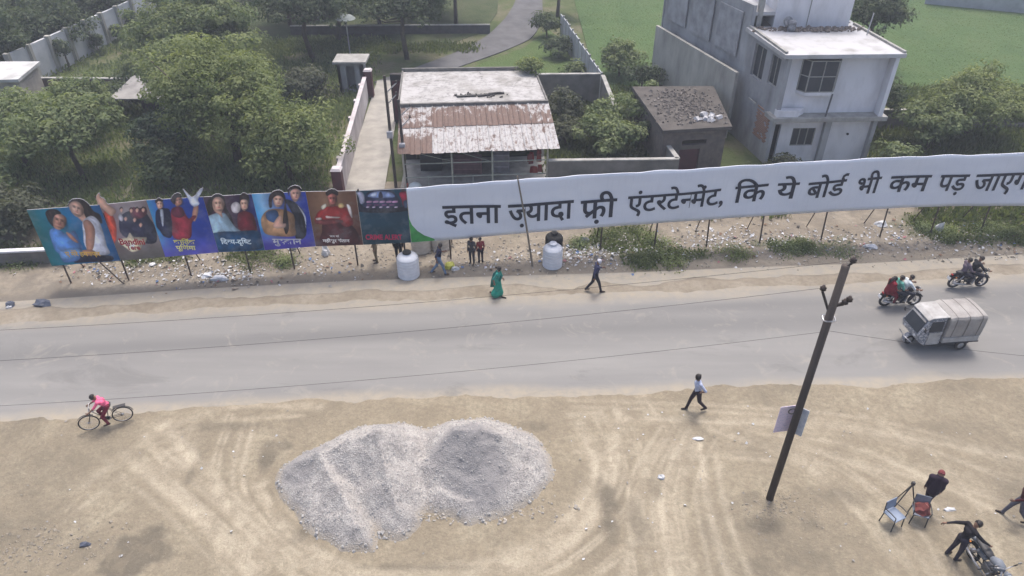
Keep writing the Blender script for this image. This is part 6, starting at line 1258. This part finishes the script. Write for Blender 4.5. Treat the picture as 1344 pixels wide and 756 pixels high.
for x in (-1.2, -.64, -.1):
    b = MB(); b.tube([(x, y * 1.015, z + .012) for y, z in prof], .014, 5); b.build('cover_rope', M('rope', (.22, .2, .19)), cv)
for s in (-1, 1): b = MB(); b.box((-1.45, .5 * s, .62), (.03, .12, .08)); b.build('tail_light', REDL, tk)
b = MB(); b.box((-1.445, 0, .52), (.015, .34, .12)); b.build('number_plate', ink((220, 200, 90)), tk)
# ================================================================== TANKS, POLE, CHAIRS, LITTER
def tank(loc, label, r, h, mat, lidm, group=None):
    t = thing('water_tank', loc, label, 'water tank'); b = MB(); prof = [(r * .97, 0)]
    N = 6
    for k in range(N):
        z = h * .76 * (k + .1) / N; dz = h * .76 / N; prof += [(r, z + .02), (r, z + dz * .72), (r * .965, z + dz * .80), (r * .965, z + dz * .92)]
    prof += [(r * .99, h * .78), (r * .92, h * .84), (r * .7, h * .92), (r * .38, h * .965), (r * .36, h)]; b.lathe(prof, 36); b.build('drum', mat, t, smooth=True)
    b = MB(); b.lathe([(r * .40, h), (r * .40, h + .05), (r * .34, h + .08), (.01, h + .085)], 24); b.build('lid', lidm, t, smooth=True); return t
TNKW = M('white_polythene', (.62, .64, .69), (.53, .55, .60), 3, .45); BLK = M('black_polythene', (.02, .02, .022)); CRM = M('cream_polythene', (.52, .49, .44), (.42, .38, .34), 2, .6)
def vz(x, y): return float(verge_z(np.array(x), np.array(y)))
tank((-4.72, 27.2, vz(-4.72, 27.2) - .02), 'white ribbed water tank with black lid in front of the teal poster', .50, 1.22, TNKW, BLK)
tank((1.88, 27.95, vz(1.88, 27.95) - .02), 'white ribbed water tank by the leaning pole under the banner', .46, 1.16, TNKW, TNKW)
tank((-4.35, 29.2, vz(-4.35, 29.2)), 'cream water tank wrapped in white sheet behind the white tank', .48, 1.25, CRM, TNKW)
tank((-3.45, 29.5, vz(-3.45, 29.5)), 'dusty cream water tank behind the man in jeans', .50, 1.3, CRM, TNKW)
tank((2.0, 29.2, vz(2, 29.2)), 'black water tank in the shade behind the banner', .42, .95, BLK, BLK)
def crumple(name, loc, sx, sy, sz, mat, label, cat, seed=0, group=None):
    rr = random.Random(seed); bm = bmesh.new(); bmesh.ops.create_icosphere(bm, subdivisions=2, radius=1)
    for v in bm.verts:
        k = 1 + rr.uniform(-.35, .3); v.co = Vector((v.co.x * sx * k, v.co.y * sy * k, max(-.15, v.co.z) * sz * k + .12 * sz))
    me = bpy.data.meshes.new(name); bm.to_mesh(me); bm.free(); me.materials.append(mat); o = bpy.data.objects.new(name, me); COL.objects.link(o); o.location = loc; tag(o, label, cat, group); return o
WPL = M('white_plastic_film', (.56, .57, .6), (.38, .39, .41), 9, .4); DPL = M('dark_blue_plastic', (.06, .07, .10), (.10, .11, .14), 6, .4); YPL = M('yellow_plastic', (.62, .60, .12), (.5, .48, .1), 6, .5)
def lit(px, py, sx, sy, sz, m, lab, sd, cat='litter', nm='plastic_bag'):
    g = G(px, py); z = (vz(g.x, g.y) if g.y > 23 else float(lot_z(np.array(g.x), np.array(g.y)))); crumple(nm, (g.x, g.y, z), sx, sy, sz, m, lab, cat, sd)
lit(55, 400, .38, .24, .2, DPL, 'crumpled dark blue sheet lying on the far roadside dust', 1); lit(14, 401, .2, .16, .18, DPL, 'small dark bag with white patch on the far roadside dust', 2)
lit(12, 404, .12, .08, .12, WPL, 'white scrap beside the small dark bag on the roadside', 3); lit(590, 352, .22, .2, .3, YPL, 'bright yellow plastic bag beside the banner post near the man in jeans', 4); lit(597, 354, .2, .15, .12, WPL, 'white plastic bag beside the bright yellow bag', 5)
lit(288, 367, .42, .2, .16, WPL, 'large white plastic sheet lying under the fourth poster', 6); lit(272, 363, .25, .25, .14, WPL, 'torn white plastic spread near the large white sheet', 7); lit(200, 349, .16, .14, .1, WPL, 'single white plastic bag on grass under the posters', 8)
lit(386, 328, .3, .2, .25, WPL, 'white sack behind the blue poster post', 9); lit(428, 335, .2, .2, .5, WPL, 'upright white sack standing behind the brown poster', 10, 'sack', 'sack'); lit(1231, 305, .22, .2, .5, WPL, 'tall white plastic bag caught on weeds under the banner end', 11); lit(1142, 326, .3, .2, .18, WPL, 'white plastic bag on bare ground below the banner', 12)
lit(1155, 297, .3, .2, .2, WPL, 'white plastic heap between two banner posts', 13); lit(868, 627, .12, .1, .09, WPL, 'brightest white scrap on the dirt lot between pile and pole', 14); lit(917, 577, .2, .07, .05, WPL, 'flat white scrap on the dirt lot near the walking man', 15); lit(1246, 670, .2, .08, .06, WPL, 'flat white scrap on the dirt beyond the parked motorcycle', 16)
lit(765, 318, .3, .2, .2, DPL, 'dark bundle among litter right of the water tank', 17); lit(112, 716, .16, .1, .1, DPL, 'small dark lump on the dirt lot left of the pile', 18, 'lump', 'lump')
rl = random.Random(31); mbw = MB(); mbg = MB()
def flake(mb, x, y, z, s):
    a = rl.uniform(0, 6.28); t = Vector((math.cos(a), math.sin(a), rl.uniform(-.3, .5))) * s; u = Vector((-math.sin(a), math.cos(a), rl.uniform(-.3, .5))) * s * rl.uniform(.4, 1); c = Vector((x, y, z + .02 + s * .25))
    mb.add([c - t - u, c + t - u * .7, c + t * .8 + u, c - t * .6 + u * 1.1 + Vector((0, 0, s * .5))], [(0, 1, 2, 3)])
zones = [((810, 330), 3.2, 1.2, 230), ((960, 315), 3.5, 1.3, 260), ((1080, 318), 2.6, 1.2, 150), ((1200, 310), 3, 1.2, 170), ((760, 335), 1.4, 1.0, 150), ((230, 355), 4, 1.0, 160), ((300, 362), 2, .7, 110), ((140, 358), 2, .8, 60), ((420, 352), 2, .8, 60), ((650, 345), 3, 1.0, 70), ((1290, 325), 3, 1.0, 90)]
for (px, py), sx, sy, n in zones:
    g = G(px, py)
    for i in range(int(n * 1.5)):
        x = g.x + rl.gauss(0, .55) * sx; y = max(g.y + rl.gauss(0, .6) * sy, float(yfar(x)) + 1.2); flake(mbw if rl.random() < .5 else mbg, x, y, vz(x, y), rl.uniform(.015, .065) * (1.6 if rl.random() < .08 else 1))
for i in range(210):
    x = rl.uniform(-16, 17); y = rl.uniform(11, 19)
    if x < 1.8 and x > -8 and rl.random() < .8: continue
    flake(mbw if rl.random() < .6 else mbg, x, y, float(lot_z(np.array(x), np.array(y))), rl.uniform(.015, .045))
for nm_, cc_, n_ in (('blue_litter', (.10, .16, .30), 60), ('brown_litter', (.20, .13, .09), 160), ('dark_litter', (.07, .065, .06), 220), ('pink_litter', (.36, .16, .18), 40)):
    mbc = MB()
    for k in range(n_):
        (px, py), sx, sy, n = rl.choice(zones); g = G(px, py); x = g.x + rl.gauss(0, .6) * sx; y = max(g.y + rl.gauss(0, .7) * sy, float(yfar(x)) + 1.4); flake(mbc, x, y, vz(x, y), rl.uniform(.02, .09))
    o = mbc.build(nm_, M(nm_ + '_mat', cc_)); tag(o, nm_.split('_')[0] + ' rubbish scraps among the litter along the board', 'litter', kind='stuff')
o = mbw.build('white_litter', WPL); tag(o, 'white paper and plastic scraps scattered along the verge and lot', 'litter', kind='stuff'); o = mbg.build('grey_litter', M('grey_scrap', (.34, .33, .32), (.2, .19, .18), 9)); tag(o, 'grey and brown rubbish scraps scattered along the verge and lot', 'litter', kind='stuff')
def lotz_np(x, y): return float(lot_z(np.array(x), np.array(y)))
rubble('stones', -1.6, 14.25, lambda x, y: lotz_np(x, y), 3.4, .55, 420, M('loose_stone', (.42, .39, .35), (.28, .26, .23), 5), 'loose stones along the front foot of the gravel pile', 'stones', s=(.02, .085), seed=41)
_rg = np.random.RandomState(71); _px = _rg.uniform(-8.6, 2.2, 5200); _py = _rg.uniform(12.2, 18.8, 5200); _ph = pile_h(_px[None, :], _py[None, :])[0]; mb = MB(); _q = random.Random(5)
for x_, y_, h_ in zip(_px, _py, _ph):
    if h_ < .0 or (h_ > .25 and _q.random() < .45): continue
    s_ = _q.uniform(.018, .048) * (2.0 if h_ < .18 and _q.random() < .3 else 1); mb.box((x_, y_, h_ + s_ * .2), (s_ * 1.3, s_, s_ * .8), (_q.uniform(-.7, .7), _q.uniform(-.7, .7), _q.uniform(0, 3)), taper=.6)
o = mb.build('gravel_stones', M('gravel_stone', (.42, .41, .40), (.31, .305, .30), 7, .9)); tag(o, 'loose grey stones lying over the gravel pile', 'gravel', kind='stuff')
rubble('stones', -14, 13.0, lambda x, y: lotz_np(x, y), 2.2, .9, 260, M('dark_clod', (.30, .265, .22), (.22, .2, .165), 5), 'dark broken clods on the lot left of the pile', 'clods', s=(.02, .065), seed=42)
rubble('stones', 8.6, 14.3, lambda x, y: lotz_np(x, y), 1.6, .8, 160, M('dark_clod', (.3, .265, .22)), 'earth clods round the foot of the utility pole', 'clods', s=(.02, .06), seed=43)
rubble('stones', 0, 28.8, lambda x, y: vz(x, y) if y > yfar(x) + 1.2 else -.6, 40, 2.2, 2200, M('verge_stone', (.33, .3, .26), (.22, .2, .17), 5), 'loose stones and brick bits along the far verge', 'stones', s=(.02, .085), seed=44)

# ---- the utility pole with its sign
PX, PY = 8.2, 14.7
up_ = thing('utility_pole', (PX, PY, 0), 'tall dark utility pole with insulators and a small folded sign', 'utility pole'); UW = M('weathered_pole', (.05, .042, .04), (.085, .07, .062), 4, .8, .3, 20, stretch=(1, 1, .1))
b = MB(); b.tube([(0, 0, -.4), (0, 0, 9.0)], [.115, .10], 14); b.build('shaft', UW, up_, smooth=True)
def arm(a, c, r=.035): b = MB(); b.tube([a, c], r, 7); return b.build('cross_arm', UW, up_)
def insul(c): b = MB(); b.lathe([(.02, -.06), (.05, -.02), (.085, 0), (.05, .03), (.085, .06), (.05, .09), (.03, .14)], 12, c); return b.build('insulator', M('brown_porcelain', (.05, .04, .04), (.08, .06, .05), 8, .3), up_, smooth=True)
arm((0, 0, 7.45), (-.33, .1, 8.15)); insul((-.33, .1, 8.2)); arm((0, 0, 7.75), (.28, -.12, 7.95), .05); insul((.3, -.12, 8.02)); insul((.22, -.1, 7.92)); arm((0, 0, 8.95), (.14, 0, 9.08), .03); insul((.14, 0, 9.12))
b = MB(); b.tube([(.16 * math.cos(a), .16 * math.sin(a), 7.35 + .02 * math.sin(3 * a)) for a in np.linspace(0, 6.28, 20)], .02, 6); b.build('clamp_band', CHROME, up_)
def sign_mat():
    n = NT('faded_notice'); f = n.noise(14, 3, .6, stretch=(1, 1, 3)); g = n.noise(3, 4)
    col = n.mix(n.ramp(f, [(.52, (0, 0, 0)), (.6, (.5, .5, .5))]), n.ramp(g, [(.4, (.74, .62, .74)), (.6, (.80, .68, .78))]), (.30, .33, .52)); return n.done(col, .6)
SG = sign_mat()
for x0, x1, y0, y1, nm in ((-.46, .02, .14, .22, 'sign_board'), (.02, .32, .22, -.02, 'sign_board')):
    b = MB(); dx, dy = x1 - x0, y1 - y0; L = math.hypot(dx, dy); b.box(((x0 + x1) / 2, (y0 + y1) / 2, 3.45), (L, .015, 1.05), (0, 0, math.atan2(dy, dx))); b.build(nm, SG if x0 < -.2 else M('sign_side', (.62, .63, .68), (.42, .46, .55), 8), up_)
b = MB(); ring(b, (-.17, .0, 3.95), .10, .018, 16, 6); b.build('wire_coil', BLKP, up_)
WIRE = M('black_cable', (.03, .03, .03))
def cable(a, c, sag, label, r=.0042):
    a = Vector(a); c = Vector(c); b = MB(); pts = [a.lerp(c, u) - Vector((0, 0, 4 * sag * u * (1 - u))) for u in np.linspace(0, 1, 40)]; b.tube(pts, r, 5); o = b.build('cable', WIRE); tag(o, label, 'cable', 'cables of the utility pole')
cable((PX + .14, PY, 9.15), (-40, 12.2, 8.6), 1.1, 'topmost cable strung from the pole tip along the road')
cable((PX - .33, PY + .1, 8.25), (-40, 12.0, 7.8), 1.2, 'cable strung from the upper cross arm along the road')
cable((PX, PY, 6.9), (-40, 12.1, 6.2), 1.25, 'lowest cable strung from the pole shaft along the road')
cable((PX, PY, 6.95), (34, 15.6, 5.3), 1.0, 'cable running from the pole shaft over the chairs side of the lot')

# ---- chairs and tripod
def chair(loc, rz, label, seatm):
    t = thing('chair', loc, label, 'chair', rz=R(rz))
    for x in (-.2, .2):
        for y in (-.2, .2):
            b = MB(); b.tube([(x * 1.12, y * 1.12, 0), (x, y, .42)], .018, 7); b.build('leg', BLKP, t)
    b = MB(); b.box((0, 0, .44), (.46, .46, .04)); b.build('seat', seatm, t, bevel=.015)
    b = MB(); b.box((0, -.23, .70), (.44, .03, .34), (R(10), 0, 0)); b.build('backrest', seatm, t, bevel=.015)
    for x in (-.21, .21): b = MB(); b.tube([(x, -.21, .42), (x, -.25, .85)], .016, 7); b.build('back_post', BLKP, t); b = MB(); b.tube([(x * 1.1, -.22, .62), (x * 1.15, .0, .64), (x * 1.15, .2, .62), (x * 1.05, .2, .43)], .017, 7); b.build('armrest', BLKP, t)
    return t
c1 = G(1168, 688); chair((c1.x, c1.y, .03), 205, 'pale blue chair with black frame standing on the dirt lot', M('pale_blue_seat', (.24, .29, .38), (.18, .22, .30), 4, .6))
c2 = G(1202, 683); chair((c2.x, c2.y, .03), 160, 'grey chair with black frame holding a red-brown bundle', M('grey_seat', (.20, .22, .27), (.15, .17, .2), 4, .6))
crumple('bundle', (c2.x + .02, c2.y + .02, .50), .26, .24, .26, M('red_brown_cloth', (.20, .06, .055), (.13, .045, .045), 6), 'red-brown cloth bundle lying on the grey chair', 'bundle', 61)
tr_ = thing('tripod', (G(1182, 668).x, G(1182, 668).y, .03), 'dark folded-arm tripod standing behind the pale blue chair', 'tripod')
for a in (200, 320, 80): b = MB(); b.tube([(.42 * math.cos(R(a)), .42 * math.sin(R(a)), 0), (.0, .0, 1.15)], [.014, .022], 7); b.build('leg', BLKP, tr_)
b = MB(); b.box((0, 0, 1.2), (.09, .09, .12)); b.tube([(0, 0, 1.15), (-.1, 0, .85)], .02, 6); b.build('head', BLKP, tr_, bevel=.01)
# ---- haze: the damp, dusty air
b = MB(); b.box((0, 60, 9.5), (300, 240, 21.4)); hz = b.build('haze', None); hz.data.materials.clear()
hm = bpy.data.materials.new('hazy_air'); hm.use_nodes = True; hn = hm.node_tree; hn.nodes.remove(hn.nodes['Principled BSDF']); pv = hn.nodes.new('ShaderNodeVolumePrincipled'); pv.inputs['Color'].default_value = (.82, .88, 1.0, 1); pv.inputs['Density'].default_value = HAZE; pv.inputs['Anisotropy'].default_value = .2
hn.links.new(pv.outputs[0], [q for q in hn.nodes if q.type == 'OUTPUT_MATERIAL'][0].inputs['Volume']); hz.data.materials.append(hm); hz['kind'] = 'stuff'; hz['label'] = 'thin pale haze filling the air over the whole scene'
